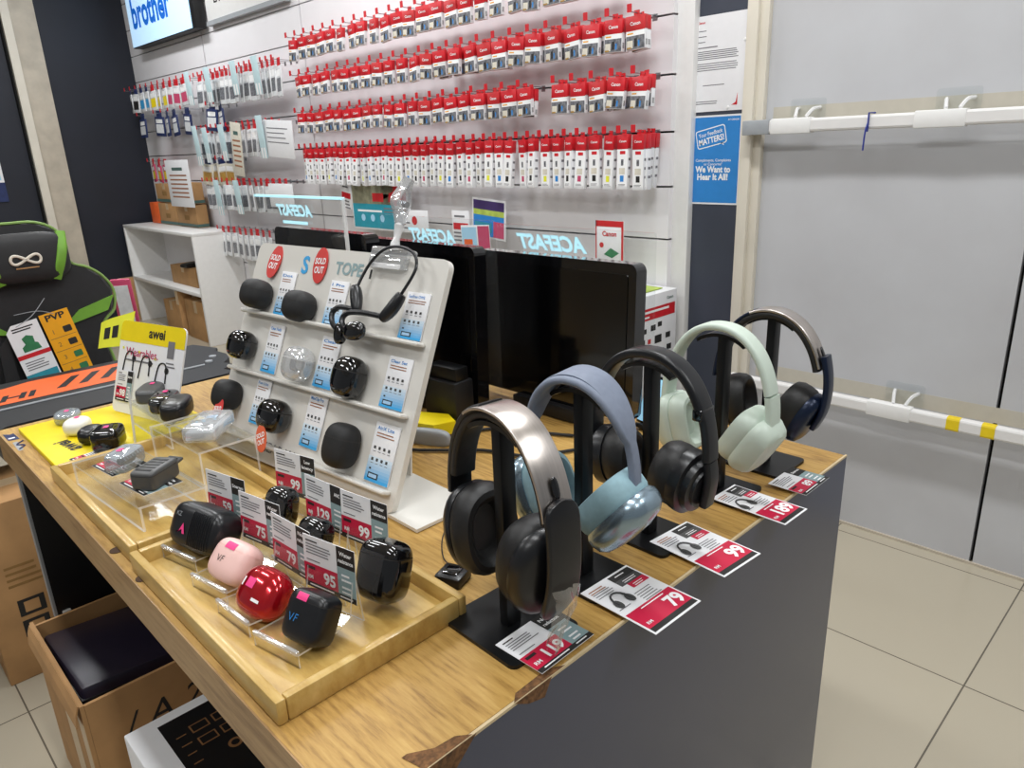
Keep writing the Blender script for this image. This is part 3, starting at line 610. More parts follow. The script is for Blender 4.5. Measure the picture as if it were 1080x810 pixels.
t = thing('swing_tag', 'yellow-orange hanging tag with gadget pictures on the gaming chair', 'tag', Mt @ T3((.05, 0, -.004)))
b = MB().add(p_prism([(-.055, -.265), (.055, -.265), (.055, .02), (-.055, .02)], -.001, .001), 'tag_orange').txt('PVP', 0, -.012, .035, 'ink', .0015, None, .03, 'c', sx=1.3)
for k, c in enumerate(('ink', 'ink', 'leaf_green', 'leaf_green')):
    y = -.06 - k * .055
    b.add(p_poly(rr(.032, .026, .005), .0015), c, T3((.025, y, 0))).txt('%d' % (k + 1), -.03, y - .008, .026, 'carton_dark', .0015).rect(-.05, y - .027, .05, y - .025, 'carton_dark', .0013)
b.build('card', t)
MB().add(p_tube(smooth_path([(0, .012, .001), (-.05, .04, 0), (-.13, .05, -.01)]), .0015, 5), 'grey_plastic').build('string', t)
# pink framed mirror-like panel beyond the chair
b = MB().box(-.045, .045, 0, .36, -.02, 0, 'mag_pink', .01).box(-.03, .03, .03, .33, 0, .004, 'bag_clear')
tag(b.build('pink_panel', None, facing((1.085, 3.75, .62), radians(60), radians(-8))), 'pink edged glossy panel standing behind the gaming chair', 'panel')
b = MB().box(-.3, .0, 0, .62, -.01, 0, 'paper').rect(-.3, 0, 0, .16, 'indigo_pack', .001).rect(-.3, .18, -.02, .56, 'pale_blue', .0008)
tag(b.build('wall_notice', None, facing((1.47, YL - .012, 1.20), radians(90), 0)), 'white notice with a blue lower band on the dark left wall', 'poster')

# ------------------------------------------------------------------ trays
def tray(lab, x0, x1, y0, y1, g):
    t = thing('wooden_tray', lab, 'tray', (x0, y0, CZ), g); w, d = x1 - x0, y1 - y0
    MB().box(.006, w - .006, .006, d - .006, .0005, .009, 'bamboo').build('tray_floor', t)
    for a in ((0, .013, 0, d), (w - .013, w, 0, d), (.013, w - .013, 0, .013), (.013, w - .013, d - .013, d)):
        MB().box(*a, 0, .032, 'bamboo', .003).build('rim', t)
    return t
tray('nearer wooden tray holding seven earbud cases on clear stands', .257, .533, .658, 1.126, 'wooden trays')
tray('further wooden tray under the clear risers', .263, .537, 1.142, 1.600, 'wooden trays')

# price tags ---------------------------------------------------------------
def tag_small(price, head, w=.097, h=.076, teal=1):
    b = MB().box(0, w, 0, h, -.0008, 0, 'paper')
    b.rect(0, .008, w * .66, h * .47, 'crimson', .0003).rect(0, 0, w, .008, 'ink', .0003).rect(w * .66, .008, w, h * .62, 'teal_grey', .0003).rect(w * .66, h * .62, w, h, 'ink', .0003)
    b.txt(price, w * .615, h * .17, h * .30, 'print_white', .0006, None, .035, 'r').txt('RM', w * .06, h * .17, h * .11, 'print_white', .0006, None, .02)
    b.rect(w * .05, h * .36, w * .22, h * .42, 'ink', .0006)
    hs = head.split('\n')
    for i, q in enumerate(hs): b.txt(q, w * .83, h * (.78 if len(hs) == 1 else .84 - .13 * i), h * .105, 'print_white', .0006, None, .03, 'c', fit=min(w * .28, len(q) * h * .06))
    b.lines(w * .06, w * .3, h * .92, 1, .005, .002, 'ink', z=.0006).lines(w * .06, w * .55, h * .85, 4, .0042, .0016, z=.0006).lines(w * .06, w * .4, h * .55, 1, .004, .0016, z=.0006)
    b.lines(w * .74, w * .93, h * .50, 2, .007, .003, 'print_white', z=.0006).lines(w * .74, w * .93, h * .27, 2, .007, .003, 'print_white', z=.0006)
    b.lines(w * .1, w * .6, .0055, 1, .01, .002, 'print_white', z=.0006).lines(w * .7, w * .95, .0055, 1, .01, .002, 'print_white', z=.0006)
    return b
def stand_sheet(w, prof, th=.0025):
    V = []; F = []
    n = len(prof); P = [Vector((0, y, z)) for z, y in prof]; N = []
    for i in range(n):
        t = (P[min(i+1, n-1)] - P[max(i-1, 0)]).normalized(); N.append(Vector((0, -t.z, t.y)))
    sec = [P[i] + N[i] * th / 2 for i in range(n)] + [P[i] - N[i] * th / 2 for i in range(n)][::-1]
    rings = [[(x, p.y, p.z) for p in sec] for x in (-w/2, w/2)]
    V = [Vector(p) for r in rings for p in r]; m = len(sec); F = []; E = []
    for k in range(n - 1):
        F.append([k, k + 1, m + k + 1, m + k]); F.append([m - 2 - k, m - 1 - k, 2 * m - 1 - k, 2 * m - 2 - k])
        for r in (0, m): E.append([r + k, r + k + 1, r + m - 2 - k, r + m - 1 - k])
    E += [[0, m, 2 * m - 1, m - 1], [n - 1, n, m + n, m + n - 1]]
    return (V, F), (V, E)
def case_stand(lab, M, w=.084, dep=.098):
    t = thing('case_stand', lab, 'display stand', M, 'clear stands on the nearer tray')
    A_, E_ = stand_sheet(w, [(dep, .0), (dep, .018), (.035, .012), (.012, .020), (.002, .065), (-.004, .065), (-.010, 0)])
    MB().add(A_, 'acrylic').add(E_, 'acrylic_edge').build('bent_sheet', t)
    MB().box(-w/2, w/2, .017, .0235, dep - .003, dep + .003, 'crystal', .002).build('front_lip', t)
    return t
def pebble(name, lab, M, sx, sy, sz, m, e1=.55, e2=.55, seam=12, lidm=None, group=None, extra=None, lid_extra=None, cat='earbud case', seamm='ink'):
    """sx,sy,sz half sizes; local y up, z out"""
    t = thing(name, lab, cat, M, group)
    b = MB().add(p_superq(sx, sy, sz, e1, e2, -90, seam - 1.5), m, None, True).add(p_superq(sx * .985, sy, sz * .985, e1, e2, seam - 2, seam + 2, nv=2), seamm)
    if extra: extra(b)
    b.build('case_body', t)
    b = MB().add(p_superq(sx, sy, sz, e1, e2, seam + 1.5, 90), lidm or m, None, True)
    if lid_extra: lid_extra(b)
    b.build('lid', t)
    return t
def face_z(sx, sy, sz, e1, e2, x, y):
    """z of the case front at (x, y)"""
    v = math.asin(min(1, abs(y / sy) ** (1 / e1)))
    c = cos(v) ** e1
    q = min(1, (abs(x) / (sx * c)) ** (1 / e2))
    return sz * c * (math.sqrt(max(0, 1 - q * q))) ** e2
def sticker(sx, sy, sz, e1, e2, x, y, w, h, m):
    """patch that follows the case surface"""
    n = 5; V = []; F = []
    for j in range(n):
        for i in range(n):
            px, py = x + w * (i / (n - 1) - .5), y + h * (j / (n - 1) - .5)
            V.append(Vector((px, py, face_z(sx, sy, sz, e1, e2, px, py) + .0006)))
    for j in range(n - 1):
        for i in range(n - 1): F.append([j*n+i, j*n+i+1, (j+1)*n+i+1, (j+1)*n+i])
    return V, F
def vf_mark(b, sx, sy, sz, e1, e2, x, y, s, m):
    z = face_z(sx, sy, sz, e1, e2, x, y) + .0009
    b.txt('V', x - s * .45, y, s, m, z, None, -.01).txt('F', x + s * .2, y + s * .05, s * .95, m, z, None, -.01, shear=.2)

AG = .13
FR = [  # price, heading, tag left-bottom, ang, stand label, tag label
    ('59', 'Stereo', (.400, 1.138), .22, 'behind the ribbed black case'), ('75', 'Water\nresistance', (.400, 1.018), .18, 'behind the pale pink case'),
    ('79', 'Noise\nreduction', (.400, .915), .06, 'behind the red case'), ('95', 'Water\nresistance', (.400, .825), .20, 'behind the black case with blue logo')]
for p, hd, (x, y), a, w in FR:
    M = facing((x, y, .944), a, radians(4)) @ T3((-.004, -.002, .007))
    tag(tag_small(p, hd).build('price_tag', None, M), 'price tag reading %s, %s' % (p, w), 'price tag', 'price tags on the nearer tray')
    Ms = facing((x - .004, y, .909), a, 0) @ T3((.047, 0, 0))
    case_stand('clear acrylic stand ' + {'59': 'under the ribbed black case', '75': 'under the pale pink case', '79': 'under the glossy red case', '95': 'under the black case with blue logo, nearest the tray corner'}[p], Ms)
BK = [('99', 'Low\nlatency', (.505, 1.105), .22, 'behind the tall glossy black case nearest the white board'), ('129', 'ANC', (.487, .972), .10, 'at the middle of the back row'), ('99', 'Water\nresistance', (.495, .882), .16, 'behind the largest glossy black case')]
for i, (p, hd, (x, y), a, w) in enumerate(BK):
    M = facing((x, y, .955), a, radians(4)) @ T3((-.004, -.002, .007))
    tag(tag_small(p, hd).build('price_tag', None, M), 'price tag reading %s, %s' % (p, w), 'price tag', 'price tags on the nearer tray')
    Ms = facing((x - .004, y, .909), a, 0) @ T3((.047, 0, 0))
    case_stand('clear acrylic stand ' + ('under the tall glossy black case nearest the white board', 'under the small domed black case', 'under the largest glossy black case')[i], Ms, w=.072, dep=.08)

def on_stand(x, y, z, a, lean): return facing((x, y, z), a, lean)
# ribbed black
D1 = (.059, .036, .032, .55, .5)
def ribs(b):
    for k in range(11):
        x = .004 + k * .0042
        pts = [(x, yy, face_z(*D1, x, yy) + .0004) for yy in [-.026 + .0052 * q for q in range(11)]]
        b.add(p_tube(pts, .0011, 5), 'satin_black', smooth=True)
    b.add(p_poly([(-.026, -.012), (-.02, -.012), (-.012, .004), (-.004, -.012), (-.010, -.012), (-.0125, -.006)], face_z(*D1, -.015, 0) + .0012), 'pink').txt('KZ', -.034, .012, .010, 'grey_plastic', face_z(*D1, -.03, .014) + .0016)
pebble('earbud_case', 'large matte black earbud case with a ribbed face and pink logo', on_stand(.357, 1.068, .953, .2, .5), *D1[:3], 'satin_black', .55, .5, 70, extra=ribs, group='earbud cases on the nearer tray')
D2 = (.039, .031, .024, .6, .6)
def ex2(b): vf_mark(b, *D2, -.006, -.006, .014, 'ink')
def lx2(b): b.add(sticker(*D2, .002, .02, .022, .01, 'pink'), 'pink')
pebble('earbud_case', 'pale pink earbud case with a dark logo and pink sticker', on_stand(.350, .953, .943, .15, .75), *D2[:3], 'case_pink', .6, .6, 20, extra=ex2, lid_extra=lx2, group='earbud cases on the nearer tray', seamm='case_pink')
D3 = (.040, .034, .025, .75, .75)
def ex3(b):
    b.add(sticker(*D3, -.006, .006, .016, .013, 'pink'), 'pink').add(sticker(*D3, .016, -.012, .014, .004, 'print_white'), 'print_white').add(sticker(*D3, -.022, .004, .004, .012, 'print_white'), 'print_white')
pebble('earbud_case', 'glossy red earbud case with two pale slits', on_stand(.343, .850, .942, .13, .8), *D3[:3], 'case_red', .75, .75, 50, extra=ex3, group='earbud cases on the nearer tray', seamm='case_red')
D4 = (.033, .032, .021, .4, .45)
def ex4(b): vf_mark(b, *D4, -.012, -.008, .015, 'mid_blue')
def lx4(b): b.add(sticker(*D4, -.006, .024, .018, .009, 'pink'), 'pink')
pebble('earbud_case', 'black earbud case with a blue logo nearest the tray corner', on_stand(.356, .748, .947, .22, .55), *D4[:3], 'satin_black', .4, .45, 18, extra=ex4, lid_extra=lx4, group='earbud cases on the nearer tray')
pebble('earbud_case', 'tall glossy black earbud case, rear left of the tray, in front of the white board', on_stand(.458, 1.015, .967, .2, .3), .026, .034, .021, 'gloss_black', .6, .6, 15, group='earbud cases on the nearer tray')
pebble('earbud_case', 'small domed black earbud case at the middle of the back row', on_stand(.452, .902, .962, .1, .4), .029, .028, .020, 'gloss_black', .65, .65, 15, group='earbud cases on the nearer tray')
def lx7(b): b.add(sticker(.034, .039, .024, .5, .55, -.02, .03, .012, .008, 'pink'), 'pink')
pebble('earbud_case', 'largest glossy black earbud case, rear right of the tray', on_stand(.466, .746, .964, .25, .35), .035, .041, .026, 'gloss_black', .5, .55, 18, lid_extra=lx7, group='earbud cases on the nearer tray')

# ------------------------------------------------------------------ clear risers on the further tray
def riser(lab, quad, z0, z1, drop=0):
    """bent acrylic table: quad = far left, near left, near right, far right"""
    t = thing('acrylic_riser', lab, 'riser', (0, 0, 0), 'clear risers'); q = [Vector((*p, z1)) for p in quad]
    t.location = (q[1].x, q[1].y, z0); o = Vector((q[1].x, q[1].y, z0))
    top = [p - o for p in q]; th = .004
    V = [p for p in top] + [p - Vector((0, 0, th)) for p in top]
    MB().add((V, [[3, 2, 1, 0][::-1], [4, 5, 6, 7][::-1]]), 'acrylic').add((V, [[0, 1, 5, 4], [1, 2, 6, 5], [2, 3, 7, 6], [3, 0, 4, 7]]), 'acrylic_edge').build('top_plate', t)
    for a, c in ((0, 1), (3, 2)):
        A_, B_ = top[a], top[c]; dn = Vector((0, 0, -(z1 - z0) - (drop if a else 0))); dr = (top[2] - top[1]).normalized() * th * (-1 if a else 1)
        V = [A_, B_, B_ + dn, A_ + dn]; V += [v + dr for v in V]
        MB().add((V, [[0, 1, 2, 3], [7, 6, 5, 4]]), 'acrylic').add((V, [[0, 3, 7, 4], [1, 5, 6, 2], [3, 2, 6, 7]]), 'acrylic_edge').build('side_plate', t)
    return t
riser('lower clear acrylic riser with two cases on price tags', ((.287, 1.52), (.308, 1.22), (.420, 1.215), (.40, 1.52)), .9095, .955)
riser('higher clear acrylic riser under the crystal case', ((.435, 1.52), (.445, 1.30), (.557, 1.30), (.549, 1.52)), .9095, .985, .0088)
def flat_tag(lab, loc, ang, price, head, w, h):
    M = T3(loc) @ RZ(ang)
    return tag(tag_small(price, head, w, h).build('price_tag', None, M), lab, 'price tag')
flat_tag('red and black price tag lying under the dark grey case on the lower riser', (.318, 1.345, .9565), radians(-83), '129', 'Low\nlatency', .09, .07)
flat_tag('red and black price tag lying under the clear ribbed case on the lower riser', (.308, 1.47, .9565), radians(-83), '85', 'Stereo', .085, .068)
flat_tag('red price tag lying in front of the two black cases on the yellow box', (.310, 1.66, .914), radians(-83), '75', 'Stereo', .07, .06)
def pz(x, y, z, a=0, tilt=0): return T3((x, y, z)) @ RZ(a) @ RX(tilt)
# lying cases: local y up -> use upright pose with yaw
def up_pose(x, y, z, a): return facing((x, y, z), a, 0)
def stk(sx, sy, sz, x=0):
    def f(b): b.add(p_poly(rr(.014, .010, .002), 0), 'pink', axes((x, sy * .985, 0), (1, 0, 0), (0, 0, -1), (0, 1, 0)) @ T3((0, 0, .0012)))
    return f
def ribsclear(b):
    for k in range(7):
        x = -.022 + k * .0075
        b.add(p_tube([(x, .018 * sin(a), .02 * cos(a)) for a in [pi * q / 10 for q in range(1, 10)]], .001, 5), 'acrylic_edge')
    b.add(p_superq(.02, .009, .011, .7, .7), 'khaki', T3((-.004, -.002, 0)), True)
pebble('earbud_case', 'clear ribbed earbud case with pink sticker on the lower riser', up_pose(.35, 1.405, .976, -.9), .036, .020, .022, 'smoke_clear', .5, .4, 30, extra=ribsclear, lid_extra=stk(0, .020, 0, .008), seamm='acrylic_edge')
def exg(b):
    for k in range(5): b.box(-.028 + k * .011, -.021 + k * .011, .0165, .0185, -.015, .015, 'metal_black', .001)
    b.add(p_tube([(.036, .004, .014), (.056, .004, .012), (.058, .004, -.012), (.036, .004, -.014)], .004, 6), 'case_grey', smooth=True)
pebble('earbud_case', 'dark grey boxy earbud case with a carry loop on the lower riser', up_pose(.365, 1.295, .974, -1.0 + pi), .038, .018, .024, 'case_grey', .3, .3, 8, extra=exg)
# crystal case on the higher riser
M = up_pose(.500, 1.375, 1.003, -.78)
t = thing('earbud_case', 'clear crystal box of an earbud case on the higher riser', 'earbud case', M)
MB().add(p_box(.108, .032, .064, .008, 3), 'crystal', None, True).build('case_body', t)
b = MB()
rnd = random.Random(5)
for k in range(16): b.add(p_box(rnd.uniform(.008, .02), .003, rnd.uniform(.004, .012), .001, 1), rnd.choice(['print_white', 'pale_blue', 'grey_plastic', 'chrome', 'grey_plastic']), T3((rnd.uniform(-.036, .036), .012, rnd.uniform(-.02, .02))) @ RY(rnd.uniform(0, 3)))
b.box(-.049, .049, -.013, .006, -.028, .028, 'bag_clear', .006); b.build('inner_cradle', t)

# ------------------------------------------------------------------ yellow box, card and cases at the far end
t = thing('yellow_box', 'flat bright yellow box with black lettering at the far end of the counter', 'box', (.282, 1.628, CZ))
b = MB().box(0, .33, .0, .345, 0, .012, 'yellow', .002)
b.txt('awei', 0, 0, .045, 'ink', 0, T3((.068, .085, .0126)) @ RZ(radians(97)), .03); b.build('lid', t)
G2 = 'cases standing on the yellow box'
pebble('earbud_case', 'round clear blue-grey case with pink sticker at the far end of the yellow box', up_pose(.378, 1.925, .925, -.5), .033, .014, .028, 'smoke_clear', .45, .9, 5, lid_extra=lambda b: (stk(0, .014, 0)(b), b.add(p_superq(.022, .008, .018, .8, .9), 'grey_plastic', None, True)), group=G2, seamm='grey_plastic')
pebble('earbud_case', 'glossy ivory white oval case on the yellow box', up_pose(.372, 1.82, .930, -.6), .034, .018, .028, 'ivory', .7, .9, 5, lid_extra=stk(0, .018, 0, -.005), group=G2, seamm='ivory')
pebble('earbud_case', 'flat oval black case between the white and square black cases', up_pose(.378, 1.735, .930, -.6), .033, .018, .027, 'satin_black', .7, .9, 5, group=G2)
pebble('earbud_case', 'square black case with pink sticker on the yellow box', up_pose(.392, 1.665, .936, -.6), .036, .024, .029, 'gloss_black', .4, .45, 5, lid_extra=stk(0, .024, 0), group=G2)
M = facing((.474, 1.925, .915), .25, .34)
t = thing('display_card', 'yellow topped white display card leaning behind the yellow box', 'card', M)
pw, ph = .25, .225
poly = rr(pw, ph, .015, 4, pw/2, ph/2)
b = MB().add(p_prism(poly, -.004, 0), 'paper')
top_ = [(x, y) for x, y in poly if y > ph * .5]
b.add(p_poly([(0, ph * .78), (pw, ph * .78)] + [p for p in poly if p[1] > ph * .78], .0006), 'yellow').txt('awei', pw * .45, ph * .85, .034, 'ink', .001, None, .03, 'l')
b.txt('Wearables.', .03, ph * .63, .028, 'mag_pink', .001, None, .01).lines(.03, .15, ph * .59, 1, .01, .004, z=.001)
for x, y in ((.035, .125), (.10, .12), (.165, .11)):
    b.add(p_tube(smooth_path([(x - .01, y - .03, .001), (x, y + .02, .001), (x + .025, y + .022, .001), (x + .03, y - .02, .001)]), .0018, 5), 'ink').add(p_poly(circ(.008, 10), .001), 'ink', T3((x + .03, y + .01, 0))).rect(x - .02, y + .03, x - .014, y + .036, 'tag_yellow', .001)
b.rect(.19, .15, .215, .19, 'fine_print', .001); b.lines(.19, .225, .14, 2, .008, .003, z=.001)
b.build('printed_card', t)
Mc = facing((.455, 1.97, .955), .33, .30)
tag(tag_small('98', 'Stereo', .062, .075).build('price_tag', None, M @ T3((.012, .028, .003)) ), 'small red price tag fixed to the yellow topped display card', 'price tag')
t = thing('hang_tag', 'curled lime yellow tag clipped to the corner of the display card', 'tag', M @ T3((-.036, .160, .012)))
cv = [(-.02 + .016 * k, 0, .018 * cos(k * .5) - .01) for k in range(6)]
b = MB()
rows_ = [[(x, y0, z), (x, y1, z)] for (x, _, z), (y0, y1) in zip(cv, [(-.015 + .004 * k, .05 + .008 * k) for k in range(6)])]
V = [Vector(p) for r in rows_ for p in r]; F = [[2*k, 2*k+2, 2*k+3, 2*k+1] for k in range(5)]
V2 = [v + Vector((0, 0, -.001)) for v in V]; F2 = [[i + 12 for i in f[::-1]] for f in F]
b.add((V + V2, F + F2), 'tag_yellow')
for k, (u, v) in enumerate(((1, 3), )):
    P = [V[2] * .7 + V[3] * .3 + Vector((0, 0, .001)), V[6] * .7 + V[7] * .3 + Vector((0, 0, .001)), V[6] * .3 + V[7] * .7 + Vector((0, 0, .001)), V[2] * .3 + V[3] * .7 + Vector((0, 0, .001))]
    b.add((P, [[0, 1, 2, 3]]), 'ink')
b.build('tag_sheet', t)
G3 = 'cases leaning on the display card'
pebble('earbud_case', 'flat grey and black case with pink sticker, rearmost below the display card', up_pose(.522, 1.752, .985, -.65), .048, .018, .028, 'case_grey', .45, .6, 8, lid_extra=stk(0, .018, 0, -.012), group=G3)
pebble('earbud_case', 'flat glossy black case with pink sticker, middle one below the display card', up_pose(.516, 1.655, .986, -.65), .048, .019, .028, 'gloss_black', .5, .7, 8, lid_extra=stk(0, .019, 0, -.014), group=G3)
pebble('earbud_case', 'flat plain matte black case, nearest below the display card', up_pose(.516, 1.585, .988, -.65), .050, .021, .029, 'satin_black', .5, .7, 8, group=G3)
riser('narrow clear acrylic ledge carrying three flat cases below the display card', ((.478, 1.79), (.478, 1.545), (.552, 1.545), (.530, 1.79)), .9125, .966)
t = thing('clear_card_holder', 'thin clear acrylic card holder standing behind the cases on the yellow box', 'holder', facing((.452, 1.612, .9135), .5, .1))
MB().box(-.035, .035, 0, .12, -.001, .001, 'acrylic').build('plate', t); MB().box(-.036, -.033, 0, .12, -.002, .002, 'acrylic_edge').build('edge', t)

# ------------------------------------------------------------------ white inclined display board
BA, BL = .10, .42
MBD = facing((.622, .956, .9065), BA, BL)
BW, BH = .585, .45
t = thing('display_board', 'white inclined display board with earbud cases and blue info cards', 'display board', MBD)
poly = rr(BW, BH, .018, 5, -BW/2, BH/2)
b = MB().add(p_prism(poly, -.012, 0), 'board_white')
b.txt('S', -.415, .395, .05, 'sky_blue', .0008, None, .03).txt('TOPE', -.305, .402, .034, 'teal_grey', .0008, None, .03).txt('HEAR W', -.41, .022, .030, 'fine_print', .0008, None, -.005, shear=.1).rect(-.205, .424, -.195, .434, 'ink', .0008).rect(-.2, .40, -.195, .418, 'ink', .0008)
b.build('panel', t)
for z_, y in ((0, .032), (0, .166), (0, .292)):
    MB().box(-BW + .015, -.012, y, y + .008, 0, .022, 'board_white', .004).build('ledge', t)
# back foot: world-horizontal plate
inv = MBD.inverted()
P = [inv @ Vector(p) for p in ((.622, .957, .9015), (.622, .885, .9015), (.69, .885, .9015), (.752, .942, .9015), (.752, 1.40, .9015), (.60, 1.40, .9015))]
V = P + [inv @ (MBD @ p + Vector((0, 0, .006))) for p in P]
MB().add((V, [[5, 4, 3, 2, 1, 0], [6, 7, 8, 9, 10, 11]] + [[i, (i+1) % 6, 6 + (i+1) % 6, 6 + i] for i in range(6)]), 'board_white').build('foot_plate', t)
A0, B0 = inv @ Vector((.74, 1.1, .907)), inv @ Vector((.765, 1.1, 1.18))
MB().add(p_sweep([A0, B0], [(-.04, -.002), (.04, -.002), (.04, .002), (-.04, .002)], side=(1, 0, 0)), 'board_white').build('rear_strut', t)

def info(lab, x0, y0, w, h, title):
    M = MBD @ T3((x0, y0, .004))
    t = thing('info_card', lab, 'info card', M, 'blue info cards on the white board')
    b = MB().box(0, w, 0, h, -.003, 0, 'paper', .0005)
    k = 8
    for i in range(k):   # printed fade from white to blue
        y_a, y_b = h * .42 * i / k, h * .42 * (i + 1) / k
        nm = 'fade%d' % i; c = [a + (c2 - a) * i / k for a, c2 in zip(lin('#3AA3DE'), lin('#E3EFF6'))]
        mat(nm, tuple(c), .5, var=0); b.rect(0, y_a, w, y_b, nm, .0004)
    b.txt(title, w * .1, h * .88, h * .085, 'mid_blue', .0006, None, .01, fit=w * .7)
    b.lines(w * .12, w * .9, h * .83, 2, h * .05, h * .018, 'tag_brown', .0006)
    for r in range(2):
        for c in range(4): b.rect(w * (.12 + .2 * c), h * (.55 - .2 * r), w * (.12 + .2 * c + .09), h * (.55 - .2 * r + .05), 'case_grey', .0007); b.rect(w * (.12 + .2 * c), h * (.505 - .2 * r), w * (.12 + .2 * c + .12), h * (.515 - .2 * r), 'fine_print', .0007)
    b.rect(w * .12, h * .05, w * .55, h * .15, 'ink', .0006).rect(w * .16, h * .07, w * .5, h * .13, 'fade4', .0008).rect(w * .12, h * .2, w * .2, h * .23, 'ink', .0006)
    b.build('card', t)
info('small blue info card right of the top left case', -.472, .301, .050, .092, 'Dot')
info('small blue info card right of the top middle case', -.303, .296, .054, .092, '1 Pro')
info('blue info card under the hanging neckband earphones', -.083, .302, .058, .084, 'SunFree OW2')
info('blue info card right of the middle left case', -.470, .178, .052, .102, 'Clear Pods')
info('blue info card right of the clear case', -.288, .178, .056, .100, 'Clear')
info('blue info card right of the middle right case', -.090, .176, .060, .092, 'Clear Set')
info('blue info card right of the lower left case', -.468, .068, .050, .095, 'Fun Lite')
info('blue info card right of the lower middle case', -.286, .060, .056, .105, 'MaxClip Pro')
info('blue info card at the bottom right of the white board', -.084, .044, .062, .105, 'AirX Lite')
G4 = 'earbud cases mounted on the white board'
def bcase(lab, u, v, sx, sy, sz, m, e=.76, sm=12, seamm='ink', rot=0, **k):
    pebble('earbud_case', lab, MBD @ T3((-u + .013, v - .003, sz * 1.2 * .85)) @ RZ(rot), sx * 1.16, sy * 1.25, sz * 1.2, m, e, e, sm, group=G4, seamm=seamm, **k)
bcase('matte black case at the top left of the white board, under the left sold sticker', .530, .337, .031, .025, .024, 'matte_black')
bcase('matte black case at the top middle of the white board, under the right sold sticker', .372, .327, .030, .025, .024, 'matte_black')
bcase('glossy black case at the left of the middle row on the white board', .540, .224, .026, .025, .023, 'gloss_black')
bcase('glossy black case at the right of the middle row on the white board', .175, .215, .027, .031, .024, 'gloss_black')
bcase('matte black case at the left of the bottom row on the white board', .550, .114, .026, .026, .024, 'matte_black', .75)
bcase('glossy dark case at the middle of the bottom row on the white board', .370, .103, .030, .027, .024, 'gloss_black')
bcase('matte black case at the right of the bottom row on the white board', .152, .093, .028, .033, .024, 'matte_black', .7)
def bud(b):
    b.add(p_superq(.010, .016, .009, .8, .8), 'chrome', T3((-.008, 0, 0)), True).add(p_superq(.009, .012, .009, .8, .8), 'print_white', T3((.01, .002, 0)), True)
bcase('transparent case with silver earbuds inside at the middle of the white board', .336, .215, .028, .028, .022, 'crystal', .75, 10, 'acrylic_edge', extra=bud)
def sold(lab, M, m='sticker_red', s=1.0):
    t = thing('sold_out_sticker', lab, 'sticker', M)
    b = MB().add(p_prism([(.022 * s * cos(a), .037 * s * sin(a)) for a in [2*pi*k/36 for k in range(36)]], 0, .0015), m)
    b.txt('SOLD', 0, .003 * s, .017 * s, 'print_white', .0021, None, .03, 'c', fit=.034 * s).txt('OUT', 0, -.016 * s, .019 * s, 'print_white', .0021, None, .03, 'c', fit=.030 * s)
    b.build('disc', t); return t
sold('red oval sold out sticker at the top left of the white board', MBD @ T3((-.511, .411, .002)) @ RZ(-.05) @ RX(-.1))
sold('red oval sold out sticker on the logo of the white board', MBD @ T3((-.352, .414, .002)) @ RZ(.05))
sold('orange-red sold out sticker below the lower left case', MBD @ T3((-.515, .075, .050)) @ RZ(.15) @ RX(-.2), 'sticker_red', .75)
sold('orange-red sold out sticker below the lower middle case', MBD @ T3((-.345, .055, .048)) @ RZ(.5), 'sticker_orange', .75)

# clear clip sign holder on the board top
t = thing('sign_clip', 'clear plastic clip holder clamped on the top of the white board', 'clip', MBD @ T3((-.150, BH, 0)))
MB().box(-.05, .05, -.028, -.004, .0, .012, 'crystal', .004).box(-.05, .05, -.006, .012, -.016, .012, 'crystal', .004).build('clamp_base', t)
MB().box(-.042, .042, -.03, -.02, .012, .016, 'acrylic_edge', .002).build('clamp_rib', t)
MB().add(p_lathe([(.008, .0), (.009, .01), (.006, .02), (.008, .035), (.010, .045), (.004, .05)], 12), 'acrylic_edge', RX(-pi/2) @ T3((0, 0, .01)), True).build('swivel', t)
for s in (-1, 1):
    MB().add(p_sweep(smooth_path([(.002, .055, .0), (-.006, .08, s * .006), (-.012, .10, s * .014), (-.010, .125, s * .005), (-.004, .145, s * .002)]), rr(.026, .005, .002, 2), side=(1, 0, 0)), 'crystal', None, True).build('jaw', t)
MB().add(p_tube([(-.016, .098, 0), (.008, .094, 0)], .006, 8), 'chrome', smooth=True).build('spring', t)

# neckband bone-conduction headphones hung on the clip
t = thing('neckband_earphones', 'black open-ear neckband earphones hanging from the clear clip', 'earphones', MBD @ T3((-.150, .367, .02)))
band = smooth_path([(-.043, 0, .010), (-.041, .031, .004), (-.030, .062, .0), (-.002, .087, .0), (.037, .094, .0), (.075, .085, .0), (.094, .065, .004), (.095, .042, .008), (.079, .002, .012)], 6)
MB().add(p_tube(band, .0028, 8), 'satin_black', smooth=True).build('neckband', t)
for pts in ([(-.046, .010, .010), (-.032, -.010, .013), (-.018, -.036, .016)], [(.084, .008, .012), (.071, -.020, .015), (.054, -.042, .018)]):
    q = smooth_path(pts, 6); n = len(q)
    MB().add(p_tube(q, .012, 10, scales=[((.3 + .7 * sin(pi * (.1 + i / (n - 1) * .85)) ** .5),) * 2 for i in range(n)]), 'satin_black', smooth=True).build('battery_pod', t)
MB().add(p_tube(smooth_path([(-.020, -.032, .016), (-.042, -.032, .02), (-.062, -.034, .024), (-.073, -.047, .026), (-.064, -.064, .028), (-.046, -.074, .030)], 6), .0052, 8), 'satin_black', smooth=True).build('ear_hook', t)
MB().add(p_tube(smooth_path([(.058, -.037, .018), (.035, -.036, .022), (.005, -.037, .028), (-.022, -.042, .032), (-.031, -.055, .034), (-.018, -.070, .036), (.004, -.073, .038)], 6), .0052, 8), 'satin_black', smooth=True).build('ear_hook', t)
MB().add(p_superq(.012, .021, .011, .8, .8), 'gloss_black', T3((-.032, -.080, .030)) @ RZ(.2), True).build('ear_speaker', t)
